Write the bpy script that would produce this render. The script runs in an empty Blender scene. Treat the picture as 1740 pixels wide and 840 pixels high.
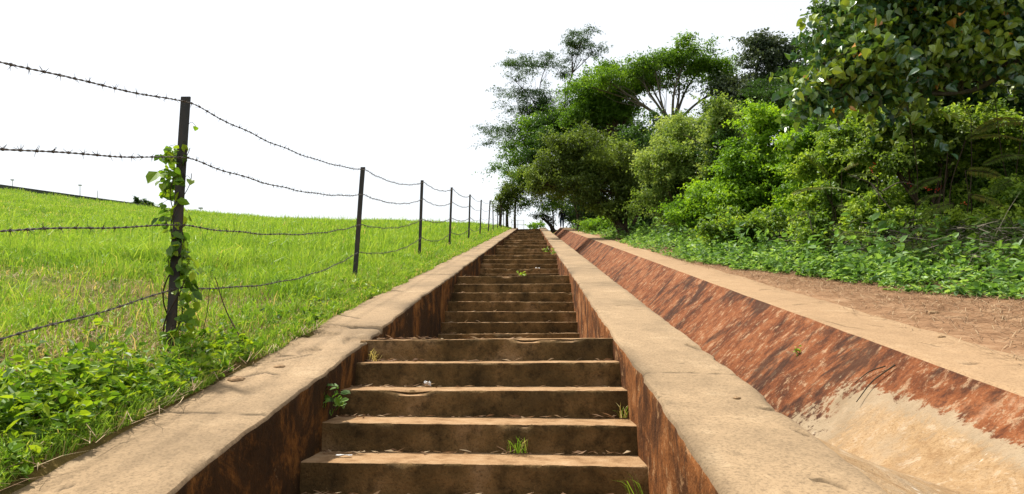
import bpy, math, random
import numpy as np
R = np.random.default_rng(7)
random.seed(7)
C = bpy.context.scene.collection
F = 1150.0                                   # focal length in photo pixels (1740 wide)
PITCH = math.atan(160 / F)
YAW = math.atan(35 / F / math.cos(PITCH))
A, H0 = .1836, .927                          # slope of the hill, eye height over the kerb plane
XL, XR = -1.28, .62                          # stair walls
LO, RO = -1.88, 1.19                         # outer edges of the kerb walls
DE, PO = 2.46, 3.22                          # far edge of channel, outer edge of path
YC = 60.3                                    # crest

# ------------------------------------------------------------------ helpers
def tz(x, y):
    u = (x - 870) / F; v = -(y - 420) / F
    Y = math.cos(PITCH) - v * math.sin(PITCH); Z = math.sin(PITCH) + v * math.cos(PITCH)
    c, s = math.cos(YAW), math.sin(YAW)
    X, Y = u * c - Y * s, u * s + Y * c
    return X / Y, Z / Y
def at(x, y, Y):
    a, b = tz(x, y)
    return np.array([a * Y, Y, b * Y])
def sst(a, b, x):
    t = np.clip((x - a) / (b - a), 0, 1); return t * t * (3 - 2 * t)
TAB = np.random.default_rng(3).random((256, 256))
def vn(x, y):
    x = np.asarray(x, float); y = np.asarray(y, float)
    xi = np.floor(x).astype(int); yi = np.floor(y).astype(int)
    fx = x - xi; fy = y - yi; fx = fx * fx * (3 - 2 * fx); fy = fy * fy * (3 - 2 * fy)
    g = lambda i, j: TAB[i & 255, j & 255]
    return (g(xi, yi) * (1 - fx) * (1 - fy) + g(xi + 1, yi) * fx * (1 - fy) + g(xi, yi + 1) * (1 - fx) * fy + g(xi + 1, yi + 1) * fx * fy) * 2 - 1
def fbm(x, y, o=3):
    s = 0; a = 1.; n = 0
    for k in range(o):
        s = s + a * vn(np.asarray(x) * 2 ** k + 17.3 * k, np.asarray(y) * 2 ** k + 5.1 * k); n += a; a *= .5
    return s / n
def nrm(v):
    return v / np.maximum(np.linalg.norm(v, axis=-1, keepdims=True), 1e-9)

def mk(name, V, FS, mats, mi=None, parent=None, attr=None, smooth=False, loc=None):
    """V (n,3); FS list of (m,k) index arrays; mi material index per face; attr {name:(domain, values)}"""
    V = np.asarray(V, np.float32)
    if loc is not None: V = V - np.asarray(loc, np.float32)
    FS = [np.asarray(f, np.int32) for f in FS if len(f)]
    me = bpy.data.meshes.new(name)
    nl = sum(f.size for f in FS); nf = sum(len(f) for f in FS)
    me.vertices.add(len(V)); me.vertices.foreach_set('co', V.ravel())
    me.loops.add(nl); me.loops.foreach_set('vertex_index', np.concatenate([f.ravel() for f in FS]))
    tot = np.concatenate([np.full(len(f), f.shape[1], np.int32) for f in FS])
    st = np.concatenate([[0], np.cumsum(tot)[:-1]]).astype(np.int32)
    me.polygons.add(nf); me.polygons.foreach_set('loop_start', st)
    try: me.polygons.foreach_set('loop_total', tot)
    except Exception: pass
    for m in (mats if isinstance(mats, (list, tuple)) else [mats]): me.materials.append(m)
    if mi is not None: me.polygons.foreach_set('material_index', np.asarray(mi, np.int32))
    me.polygons.foreach_set('use_smooth', np.full(nf, bool(smooth)))
    for k, (dom, val) in (attr or {}).items():
        at_ = me.attributes.new(k, 'FLOAT', dom); at_.data.foreach_set('value', np.asarray(val, np.float32))
    me.update(calc_edges=True); me.validate()
    o = bpy.data.objects.new(name, me); C.objects.link(o)
    if parent is not None: o.parent = parent
    elif loc is not None: o.location = loc
    return o
def sharp(o, deg=32):
    o.data.set_sharp_from_angle(angle=math.radians(deg)); return o
def tag(o, label, cat, group=None, kind=None):
    o['label'] = label; o['category'] = cat
    if group: o['group'] = group
    if kind: o['kind'] = kind
    return o
def empty(name, loc, label, cat, group=None, kind=None):
    o = bpy.data.objects.new(name, None); C.objects.link(o); o.location = loc; o.empty_display_size = .1
    return tag(o, label, cat, group, kind)
def grid_faces(n, m):
    i = np.arange(n - 1)[:, None] * m + np.arange(m - 1)[None]
    return np.stack([i, i + 1, i + m + 1, i + m], -1).reshape(-1, 4)
class Acc:
    def __init__(s): s.V = []; s.F = []; s.T = []; s.n = 0
    def add(s, V, Fq, t=None):
        V = np.asarray(V, float).reshape(-1, 3); Fq = np.asarray(Fq)
        s.V.append(V); s.F.append(Fq + s.n); s.n += len(V)
        s.T.append(np.full(len(Fq), .5) if t is None else np.broadcast_to(t, (len(Fq),)))
    def tube(s, path, rad, k=6, t=None):
        p = np.asarray(path, float); n = len(p); rad = np.atleast_1d(np.asarray(rad, float)); rad = np.interp(np.linspace(0, 1, n), np.linspace(0, 1, len(rad)), rad) if len(rad) > 1 else np.full(n, rad[0])
        d = nrm(np.gradient(p, axis=0)); ref = np.array([0, 0, 1.]) if abs(d[:, 2]).mean() < .8 else np.array([1., 0, 0])
        a = nrm(np.cross(d, ref)); b = np.cross(d, a)
        an = np.arange(k) * 2 * math.pi / k
        V = p[:, None] + rad[:, None, None] * (a[:, None] * np.cos(an)[None, :, None] + b[:, None] * np.sin(an)[None, :, None])
        i = np.arange(n - 1)[:, None] * k; j = np.arange(k)[None]; j2 = (j + 1) % k
        q = np.stack([i + j, i + j2, i + k + j2, i + k + j], -1).reshape(-1, 4)
        s.add(V, q, t)
    def box(s, c, d, t=None, rot=None):
        c = np.asarray(c, float); d = np.asarray(d, float) / 2
        v = np.array([[x, y, z] for x in (-1, 1) for y in (-1, 1) for z in (-1, 1)]) * d
        if rot is not None: v = v @ np.asarray(rot).T
        s.add(v + c, [[0, 1, 3, 2], [4, 6, 7, 5], [0, 4, 5, 1], [2, 3, 7, 6], [0, 2, 6, 4], [1, 5, 7, 3]], t)
    def build(s, name, mats, parent=None, smooth=False, loc=None):
        by = {}
        for f, t in zip(s.F, s.T): by.setdefault(f.shape[1], []).append((f, t))
        FS = []; T = []
        for k, l in by.items(): FS.append(np.concatenate([a for a, _ in l])); T.append(np.concatenate([b for _, b in l]))
        return mk(name, np.concatenate(s.V), FS, mats, None, parent, {'tint': ('FACE', np.concatenate(T))}, smooth, loc)

def curve(pts, n=10):
    """smooth path through points"""
    p = np.asarray(pts, float); m = len(p)
    if m == 2: return p[0] + (p[1] - p[0]) * np.linspace(0, 1, n)[:, None]
    out = []; q = np.vstack([2 * p[0] - p[1], p, 2 * p[-1] - p[-2]])
    for i in range(m - 1):
        t = np.linspace(0, 1, n, endpoint=(i == m - 2))[:, None]
        a, b, c, d = q[i:i + 4]
        out.append(.5 * (2 * b + (c - a) * t + (2 * a - 5 * b + 4 * c - d) * t ** 2 + (3 * b - a - 3 * c + d) * t ** 3))
    return np.vstack(out)

# ------------------------------------------------------------------ materials
ALB = .85                                    # albedo scale: keeps every surface at its real-world reflectance
class NT:
    def __init__(s, name):
        s.m = bpy.data.materials.new(name); s.m.use_nodes = True; s.t = s.m.node_tree; s.t.nodes.clear()
        s.out = s.n('ShaderNodeOutputMaterial')
    def n(s, typ, **kw):
        nd = s.t.nodes.new(typ)
        for k, v in kw.items():
            if k[0] == '_': setattr(nd, k[1:], v)
            else:
                key = int(k[1:]) if k[0] == 'i' and k[1:].isdigit() else k.replace('__', ' ')
                if isinstance(v, bpy.types.NodeSocket): s.t.links.new(v, nd.inputs[key])
                else: nd.inputs[key].default_value = v
        return nd
    def coord(s, scale=(1, 1, 1)):
        tc = s.n('ShaderNodeTexCoord')
        return s.n('ShaderNodeMapping', Vector=tc.outputs['Object'], Scale=scale).outputs[0]
    def noise(s, scale, detail=4, rough=.55, vec=None, dist=0):
        kw = dict(Scale=scale, Detail=detail, Roughness=rough, Distortion=dist)
        if vec is not None: kw['Vector'] = vec
        return s.n('ShaderNodeTexNoise', **kw).outputs[0]
    def ramp(s, fac, stops):
        nd = s.n('ShaderNodeValToRGB', Fac=fac); e = nd.color_ramp.elements
        while len(e) < len(stops): e.new(.5)
        for el, (p, c) in zip(e, stops):
            el.position = p; el.color = (c, c, c, 1) if np.isscalar(c) else (*c, 1)
        return nd.outputs[0]
    def mix(s, fac, a, b, mode='MIX'):
        nd = s.n('ShaderNodeMix', _data_type='RGBA', _blend_type=mode)
        for i, v in ((0, fac), (6, a), (7, b)):
            if isinstance(v, bpy.types.NodeSocket): s.t.links.new(v, nd.inputs[i])
            else: nd.inputs[i].default_value = v if i == 0 else (*v, 1)
        return nd.outputs[2]
    def math(s, op, a, b=0.):
        return s.n('ShaderNodeMath', _operation=op, i0=a, i1=b).outputs[0]
    def attr(s, name):
        return s.n('ShaderNodeAttribute', _attribute_name=name).outputs['Fac']
    def bump(s, h, strength=.5, dist=.02):
        return s.n('ShaderNodeBump', Height=h, Strength=strength, Distance=dist).outputs[0]
    def done(s, col, rough=.85, normal=None, spec=.25, trans=0, tcol=None, metal=0.):
        col = s.mix(1., col, (ALB,) * 3, 'MULTIPLY')
        if tcol is not None: tcol = s.mix(1., tcol, (ALB,) * 3, 'MULTIPLY')
        kw = {'Base Color': col if isinstance(col, bpy.types.NodeSocket) else (*col, 1), 'Roughness': rough, 'Specular IOR Level': spec, 'Metallic': metal}
        if normal is not None: kw['Normal'] = normal
        b = s.n('ShaderNodeBsdfPrincipled', **kw).outputs[0]
        if trans:
            t = s.n('ShaderNodeBsdfTranslucent', Color=tcol if tcol is not None else col).outputs[0]
            b = s.n('ShaderNodeMixShader', i0=trans, i1=b, i2=t).outputs[0]
        s.t.links.new(b, s.out.inputs[0]); return s.m

def leaf_mat(name, stops, trans=.35, rough=.45, spec=.35, tmul=(1.5, 1.45, .6)):
    t = NT(name); c = t.ramp(t.attr('tint'), stops)
    tc = t.mix(1., c, tmul, 'MULTIPLY')
    return t.done(c, rough, None, spec, trans, tc)
def bark_mat(name, a, b):
    t = NT(name); n = t.noise(6, 5, .6, t.coord((2, 2, .5)))
    return t.done(t.ramp(n, [(.3, a), (.7, b)]), .9, t.bump(n, .6, .03), .1)

def concrete(name, base, dark, light, dark_amt=.5, crack=True):
    t = NT(name); v = t.coord()
    big = t.noise(.9, 6, .68, v); mid = t.noise(4, 8, .72, v); fine = t.noise(70, 4, .75, v)
    c = t.ramp(mid, [(.3, tuple(x * .86 for x in base)), (.55, base), (.78, light)])
    c = t.mix(t.ramp(big, [(.46, 0.), (.66, dark_amt)]), c, dark)
    st = t.noise(11, 7, .8, v)
    c = t.mix(t.ramp(st, [(.56, 0.), (.70, .7)]), c, dark)
    c = t.mix(t.ramp(st, [(.28, .5), (.42, 0.)]), c, light)
    c = t.mix(t.ramp(fine, [(.34, .6), (.52, 0.)]), c, tuple(x * .6 for x in dark))
    c = t.mix(t.ramp(fine, [(.6, 0.), (.74, .55)]), c, light)
    if crack: c = t.mix(t.attr('crack'), c, tuple(x * .25 for x in dark))
    h = t.math('ADD', t.math('MULTIPLY', fine, .25), mid)
    return t.done(c, .92, t.bump(h, .45, .012), .15)
def streak(name, stops, sc, speck=(.5, .36, .22), sp=(.66, .74), vscale=1.):
    """rain-stained concrete: streaks run down the face"""
    t = NT(name); v = t.coord(sc)
    a0 = t.noise(1.6, 7, .75, t.coord(), .6); a1 = t.noise(1.4 * vscale, 6, .68, v, .9); a = t.math('ADD', t.math('MULTIPLY', a0, .7), t.math('MULTIPLY', a1, .3)); b = t.math('ADD', t.math('MULTIPLY', t.noise(5 * vscale, 6, .75, v, .8), .35), t.math('MULTIPLY', t.noise(7, 7, .78, t.coord(), .5), .65)); f = t.noise(60, 3, .7, t.coord())
    c = t.ramp(a, stops)
    c = t.mix(t.ramp(b, [(.34, .75), (.52, 0.)]), c, tuple(x * .6 for x in stops[0][1]))
    c = t.mix(t.ramp(b, [(sp[0], 0.), (sp[1], .75)]), c, speck)
    c = t.mix(t.ramp(f, [(.32, .4), (.5, 0.)]), c, tuple(x * .5 for x in stops[0][1]))
    return t.done(c, .93, t.bump(t.math('ADD', b, t.math('MULTIPLY', f, .4)), .7, .02), .1)

M = {}
M['kerb'] = concrete('kerb_concrete', (.35, .242, .138), (.17, .12, .07), (.46, .335, .20), .62)
M['path'] = concrete('path_concrete', (.37, .24, .13), (.24, .15, .08), (.47, .335, .20), .45)
M['wall_shaded'] = streak('stained_wall_shaded', [(.30, (.022, .013, .006)), (.49, (.05, .024, .008)), (.55, (.17, .07, .016)), (.66, (.26, .13, .04))], (1, 2.2, .6), (.3, .2, .1), (.58, .66))  # left wall: its shade painted into the dark colours, along with real stains
M['wall_red_sunlit'] = streak('stained_wall_red_sunlit', [(.36, (.035, .016, .007)), (.46, (.11, .042, .013)), (.53, (.27, .10, .028)), (.64, (.40, .20, .085))], (1, 2., .85), (.46, .27, .13), (.545, .60))  # right wall: sunlight painted into the brighter orange, along with real red stains
def step_mat():
    t = NT('step_concrete'); v = t.coord()
    geo = t.n('ShaderNodeNewGeometry'); nz = t.n('ShaderNodeSeparateXYZ', i0=geo.outputs['Normal']).outputs[2]
    big = t.noise(2.2, 5, .6, t.coord((1, 1, .8))); mid = t.noise(9, 6, .7, v); fine = t.noise(75, 3, .7, v)
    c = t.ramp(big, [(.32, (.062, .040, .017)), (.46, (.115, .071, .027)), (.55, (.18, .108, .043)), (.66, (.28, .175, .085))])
    c = t.mix(t.ramp(mid, [(.32, .8), (.52, 0.)]), c, (.026, .018, .008))
    c = t.mix(t.ramp(mid, [(.62, 0.), (.74, .55)]), c, (.20, .125, .055))
    c = t.mix(t.ramp(fine, [(.30, .5), (.5, 0.)]), c, (.02, .013, .006))
    c = t.mix(t.ramp(fine, [(.64, 0.), (.76, .5)]), c, (.26, .17, .09))
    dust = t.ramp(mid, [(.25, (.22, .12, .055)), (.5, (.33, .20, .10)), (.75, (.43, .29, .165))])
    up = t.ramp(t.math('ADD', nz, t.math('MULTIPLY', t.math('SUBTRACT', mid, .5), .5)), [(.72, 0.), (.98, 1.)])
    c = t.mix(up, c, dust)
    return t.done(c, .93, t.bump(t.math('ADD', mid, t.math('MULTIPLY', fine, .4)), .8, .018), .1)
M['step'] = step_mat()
def ditch_mat():
    t = NT('channel_concrete'); sv = t.coord((1.3, 2.6, 1.3)); v = t.coord()
    iso = t.noise(2.2, 7, .75, v, .5); iso2 = t.noise(9, 7, .78, v, .4)
    a = t.math('ADD', t.math('MULTIPLY', t.noise(2.0, 8, .74, sv, .5), .5), t.math('MULTIPLY', iso, .5)); b = t.math('ADD', t.math('MULTIPLY', t.noise(8, 7, .78, sv, .4), .5), t.math('MULTIPLY', iso2, .5)); f = t.noise(65, 3, .7, v)
    c = t.ramp(a, [(.34, (.035, .016, .010)), (.44, (.12, .038, .014)), (.51, (.21, .068, .024)), (.57, (.28, .10, .037)), (.66, (.38, .21, .12))])
    c = t.mix(t.ramp(b, [(.36, .8), (.47, 0.)]), c, (.045, .02, .014))
    c = t.mix(t.ramp(b, [(.525, 0.), (.585, .85)]), c, (.42, .27, .155))
    c = t.mix(t.ramp(f, [(.3, .5), (.48, 0.)]), c, (.05, .02, .012))
    c = t.mix(t.ramp(f, [(.6, 0.), (.75, .45)]), c, (.45, .3, .18))
    blk = t.noise(1.1, 6, .7, t.coord((1, 1.5, 1)), .4)
    c = t.mix(t.ramp(blk, [(.51, 0.), (.58, .8)]), c, (.035, .018, .012))
    c = t.mix(.06, c, (.05, .03, .02))
    big = t.noise(2.4, 5, .65, v)
    sd = t.attr('sand'); sd2 = t.math('ADD', sd, t.math('ADD', t.math('MULTIPLY', t.math('SUBTRACT', b, .5), 1.5), t.math('MULTIPLY', t.math('SUBTRACT', iso, .5), 1.2)))
    grey = t.ramp(big, [(.35, (.27, .2, .12)), (.65, (.4, .31, .2))])
    c = t.mix(t.ramp(sd2, [(.38, 0.), (.46, .9)]), c, grey)
    tan = t.ramp(iso, [(.35, (.29, .185, .095)), (.5, (.36, .235, .12)), (.65, (.42, .29, .165))])
    tan = t.mix(t.ramp(f, [(.34, .6), (.5, 0.)]), tan, (.20, .115, .05))
    tan = t.mix(t.ramp(iso2, [(.38, .6), (.47, 0.)]), tan, (.24, .135, .06))
    tan = t.mix(t.ramp(iso2, [(.55, 0.), (.62, .6)]), tan, (.46, .36, .25))
    tan = t.mix(t.ramp(big, [(.52, 0.), (.62, .6)]), tan, (.33, .25, .16))
    c = t.mix(t.ramp(sd2, [(.62, 0.), (.86, 1.)]), c, tan)
    w = t.noise(1.5, 3, .5, t.coord((3, 7, 3)))
    c = t.mix(t.math('MULTIPLY', t.ramp(w, [(.70, 0.), (.73, .8)]), t.ramp(sd, [(.5, 0.), (.8, 1.)])), c, (.6, .52, .42))
    c = t.mix(t.attr('crack'), c, (.03, .018, .012))
    return t.done(c, .92, t.bump(t.math('ADD', b, t.math('MULTIPLY', f, .4)), .8, .02), .12)
M['ditch'] = ditch_mat()
def ground_mat():
    t = NT('ground_soil'); v = t.coord()
    n1 = t.noise(.5, 6, .65, v); n2 = t.noise(3.5, 6, .7, v); f = t.noise(45, 4, .7, v)
    g = t.ramp(n2, [(.3, (.06, .10, .008)), (.55, (.12, .19, .012)), (.75, (.19, .23, .03))])
    g = t.mix(t.ramp(n1, [(.5, 0.), (.68, .65)]), g, (.22, .17, .06))
    near = t.ramp(n2, [(.35, (.06, .04, .018)), (.6, (.17, .095, .035)), (.8, (.14, .15, .03))])
    g = t.mix(t.attr('bare'), g, near)
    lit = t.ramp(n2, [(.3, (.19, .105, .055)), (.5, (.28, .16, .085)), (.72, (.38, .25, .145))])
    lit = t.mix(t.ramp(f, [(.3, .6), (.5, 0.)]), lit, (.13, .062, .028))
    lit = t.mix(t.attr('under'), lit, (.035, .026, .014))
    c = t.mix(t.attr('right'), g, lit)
    return t.done(c, .95, t.bump(t.math('ADD', n2, t.math('MULTIPLY', f, .4)), .8, .03), .08)
M['ground'] = ground_mat()
M['steel'] = (lambda t: t.done(t.ramp(t.noise(9, 5, .7, t.coord((1, 1, .3))), [(.35, (.012, .011, .011)), (.55, (.03, .022, .018)), (.72, (.075, .035, .018))]), .6, None, .4))(NT('rusty_dark_steel'))
M['wire'] = (lambda t: t.done((.075, .062, .052), .7, None, .3))(NT('weathered_wire'))
M['bark'] = bark_mat('bark_brown', (.028, .02, .013), (.09, .065, .042))
M['bark_pale'] = bark_mat('bark_pale', (.07, .06, .045), (.2, .17, .13))
M['grass'] = leaf_mat('grass_blades', [(0., (0.062, 0.152, 0.017)), (.35, (0.177, 0.329, 0.029)), (.7, (0.323, 0.487, 0.060)), (.86, (0.396, 0.470, 0.108)), (1., (0.650, 0.479, 0.241))], .42, .5, .2, (1.4, 1.3, .7))
M['weed'] = leaf_mat('weed_leaves', [(0., (0.053, 0.120, 0.018)), (.5, (0.142, 0.272, 0.022)), (1., (0.323, 0.432, 0.028))], .42, .5, .35)
M['cover'] = leaf_mat('cover_leaves', [(0., (0.072, 0.163, 0.038)), (.5, (0.168, 0.312, 0.072)), (1., (0.348, 0.512, 0.180))], .4, .5, .35)
M['straw'] = leaf_mat('dead_straw', [(0., (.15, .08, .04)), (.5, (.34, .21, .115)), (1., (.55, .42, .25))], .15, .7, .2, (1, 1, 1))
def lm(name, a, b, c, tr=.42, rough=.5, spec=.3):
    return leaf_mat(name, [(0., a), (.5, b), (1., c)], tr, rough, spec)
M['l_wispy'] = lm('foliage_grey_green', (0.026, 0.057, 0.029), (0.049, 0.097, 0.039), (0.078, 0.142, 0.046))
M['l_umb'] = lm('foliage_bright_umbrella', (0.047, 0.107, 0.017), (0.109, 0.221, 0.021), (0.198, 0.338, 0.023))
M['l_dark'] = lm('foliage_dark', (0.020, 0.048, 0.014), (0.037, 0.088, 0.018), (0.076, 0.156, 0.022), .35)
M['l_grey'] = lm('foliage_grey_dark', (0.034, 0.054, 0.031), (0.058, 0.088, 0.048), (0.102, 0.136, 0.076), .3)
M['l_olive'] = lm('foliage_olive', (0.041, 0.068, 0.015), (0.090, 0.137, 0.021), (0.223, 0.307, 0.066))
M['l_pale'] = lm('foliage_pale', (0.071, 0.127, 0.025), (0.160, 0.253, 0.043), (0.385, 0.474, 0.162))
M['l_vine'] = lm('foliage_vine', (0.067, 0.150, 0.019), (0.162, 0.317, 0.024), (0.322, 0.502, 0.034))
M['l_thick'] = lm('foliage_thicket', (0.059, 0.116, 0.020), (0.149, 0.260, 0.030), (0.376, 0.500, 0.073))
M['l_big'] = leaf_mat('foliage_large_glossy', [(0., (0.025, 0.079, 0.044)), (.4, (0.061, 0.148, 0.052)), (.68, (0.173, 0.273, 0.040)), (.985, (0.304, 0.386, 0.051)), (1., (0.546, 0.260, 0.055))], .22, .3, .8)
M['l_frond'] = leaf_mat('foliage_frond', [(0., (.05, .09, .013)), (.5, (.12, .16, .02)), (1., (.23, .13, .025))], .4, .6, .15)
M['red'] = (lambda t: t.done((.55, .035, .012), .6))(NT('red_petals'))
M['white'] = (lambda t: t.done((.75, .75, .74), .6))(NT('white_paper'))
M['skin'] = (lambda t: t.done((.10, .05, .03), .5))(NT('skin'))
M['jacket'] = (lambda t: t.done(t.ramp(t.noise(20, 3), [(.3, (.012, .013, .018)), (.7, (.03, .032, .04))]), .8))(NT('dark_cloth'))
M['jeans'] = (lambda t: t.done(t.ramp(t.noise(30, 3), [(.3, (.015, .035, .075)), (.7, (.035, .07, .13))]), .85))(NT('blue_denim'))
M['hair'] = (lambda t: t.done((.04, .04, .045), .9))(NT('grey_black_cap'))
M['far_wall'] = (lambda t: t.done(t.ramp(t.noise(.6, 4), [(.3, (.035, .04, .032)), (.7, (.085, .09, .075))]), .9))(NT('weathered_dark_wall'))
M['galv'] = (lambda t: t.done((.42, .43, .44), .5, metal=.3))(NT('galvanised_steel'))

# ------------------------------------------------------------------ ground
BX = [-600, -200, -120, -53, -34, -23, -17, -11, -8, -5, -3.2, -2.4, -1.9, -1.84, -1.7, -1.5, 2.9, 3.06, 3.2, 4., 5.2, 6.2, 8, 11, 15, 25, 60, 600]
BZ = [26, 15, 9.5, 4.28, 1.9, .95, .70, .60, .47, .33, .17, .09, .022, -.03, -.14, -.5, -.12, -.05, -.015, .02, .09, .17, .42, 1.1, 2.1, 3.4, 5.4, 10]
def planeZ(Y):
    Y = np.asarray(Y, float)
    z = -H0 + A * Y
    top = -H0 + A * YC
    z = np.where(Y > YC - 1.5, np.minimum(z, top - .0) , z)
    z = np.where(Y > YC + 4, top - .03 * np.minimum(Y - YC - 4, 200), z)
    return np.where(Y < -40, -H0 - A * 40, z)
def G(X, Y):
    X = np.asarray(X, float); Y = np.asarray(Y, float)
    z = planeZ(Y) + np.interp(X, BX, BZ)
    far = sst(2.2, 5, -X) + sst(4, 7, X)
    z = z + far * (.10 * fbm(X * .35, Y * .35, 3) + .03 * fbm(X * 2, Y * 2, 2))
    return z
xs = np.unique(np.concatenate([-np.geomspace(1.9, 600, 110), [-1.84, -1.78, -1.7, -1.5, 2.9, 3.06, 3.14], np.linspace(-1.4, 2.8, 5), np.linspace(3.22, 8, 50), np.geomspace(8.2, 600, 60)]))
ys = np.unique(np.concatenate([[-600, -300, -150, -80, -45], np.linspace(-40, 0, 25), np.linspace(.2, 14, 110), np.geomspace(14.2, 58, 90), [59, 60, 60.25, 60.35, 61, 62, 63, 64, 64.5, 66, 70, 80, 100, 150, 300, 600, 1200]]))
gx, gy = np.meshgrid(xs, ys, indexing='ij')
gz = G(gx, gy)
trench = (gx > -1.45) & (gx < 2.85) & (gy < 60.3)
gz = np.where(trench, gz - 1.9, gz)
V = np.stack([gx, gy, gz], -1).reshape(-1, 3)
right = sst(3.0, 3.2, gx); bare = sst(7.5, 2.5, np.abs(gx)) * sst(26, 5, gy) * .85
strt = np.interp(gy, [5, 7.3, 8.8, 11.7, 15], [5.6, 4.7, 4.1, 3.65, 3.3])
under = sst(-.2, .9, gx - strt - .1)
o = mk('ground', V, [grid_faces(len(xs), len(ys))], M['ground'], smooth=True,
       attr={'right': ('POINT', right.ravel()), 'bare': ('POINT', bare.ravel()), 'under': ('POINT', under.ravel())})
tag(o, 'sloping hillside ground of grass and red soil under everything', 'ground', kind='structure')

# ------------------------------------------------------------------ staircase
FL = []                                     # flights: top lip Y, top z, riser, tread
FL.append((-1.02, -1.172, .166, .37)); FL.append((5.27, .012, .168, .363)); FL.append((11.32, 1.095, .1665, .365))
for k in range(1, 9): FL.append((11.32 + 6.1 * k, 1.095 + 1.115 * k, .159, .365))
stairs = empty('staircase', (0, 2., -1.3), 'long flight of stained brown concrete steps climbing the hill in the centre', 'staircase')
SL = np.array([0, 2., -1.3])
def step_mesh(Yl, zt, rise, depth, nx, seed):
    u = np.linspace(XL - .06, XR + .06, nx)
    prof = [(0, -rise - .05), (0, -rise * .8), (0, -rise * .6), (0, -rise * .4), (0, -rise * .2), (.001, -.016), (.004, -.004), (.012, -.0005), (.05, 0), (.14, 0), (.24, 0), (.32, 0), (depth * .7 + .12, 0), (depth + .03, 0)]
    prof = [p for i, p in enumerate(prof)]
    V = np.zeros((nx, len(prof), 3))
    wob = .012 * fbm(u * 1.3, seed * 3.7 + u * 0, 3)
    sag = .006 * fbm(u * .8 + 40, seed * 1.9 + u * 0, 3) + .009 * math.sin(seed * 12.9) + .008 * math.sin(seed * 7.3) * (u - (XL + XR) / 2)
    chip = np.clip(fbm(u * 2.6 + 9, seed * 7.7 + u * 0, 4) - .30, 0, 1) * .15 + .004 * fbm(u * 22, seed * 2.3 + u * 0, 2)
    for j, (dy, dz) in enumerate(prof):
        nose = math.exp(-((j - 6) / 1.3) ** 2)
        rough = .006 * fbm(u * 9, seed * 5.3 + j * 1.7 + u * 0, 2) * (1 if j < 9 else .5)
        V[:, j, 0] = u
        V[:, j, 1] = Yl + dy + wob * (j < 10) + rough * (j < 8) + chip * nose
        V[:, j, 2] = zt + dz + sag + (rough if j > 7 else 0) - chip * nose * .5
    V[:, -1, 2] -= .004
    return V.reshape(-1, 3), grid_faces(nx, len(prof))[:, ::-1]
for k, (Yt, zt, ri, tr) in enumerate(FL):
    fl = bpy.data.objects.new('flight', None); C.objects.link(fl); fl.parent = stairs
    nx = 110 if k < 3 else (50 if k < 5 else 24)
    nxt = FL[k + 1] if k + 1 < len(FL) else None
    for i in range(7):
        Yl = Yt - i * tr; z = zt - i * ri
        if i == 0: dep = (nxt[0] - 6 * nxt[3] - Yt) if nxt else 1.2
        else: dep = tr
        v, f = step_mesh(Yl, z, ri, dep, nx, k * 7 + i)
        mk('landing' if i == 0 else 'step', v - SL, [f], M['step'], parent=fl, smooth=True); sharp(bpy.data.objects[C.objects[-1].name], 40)

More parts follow.
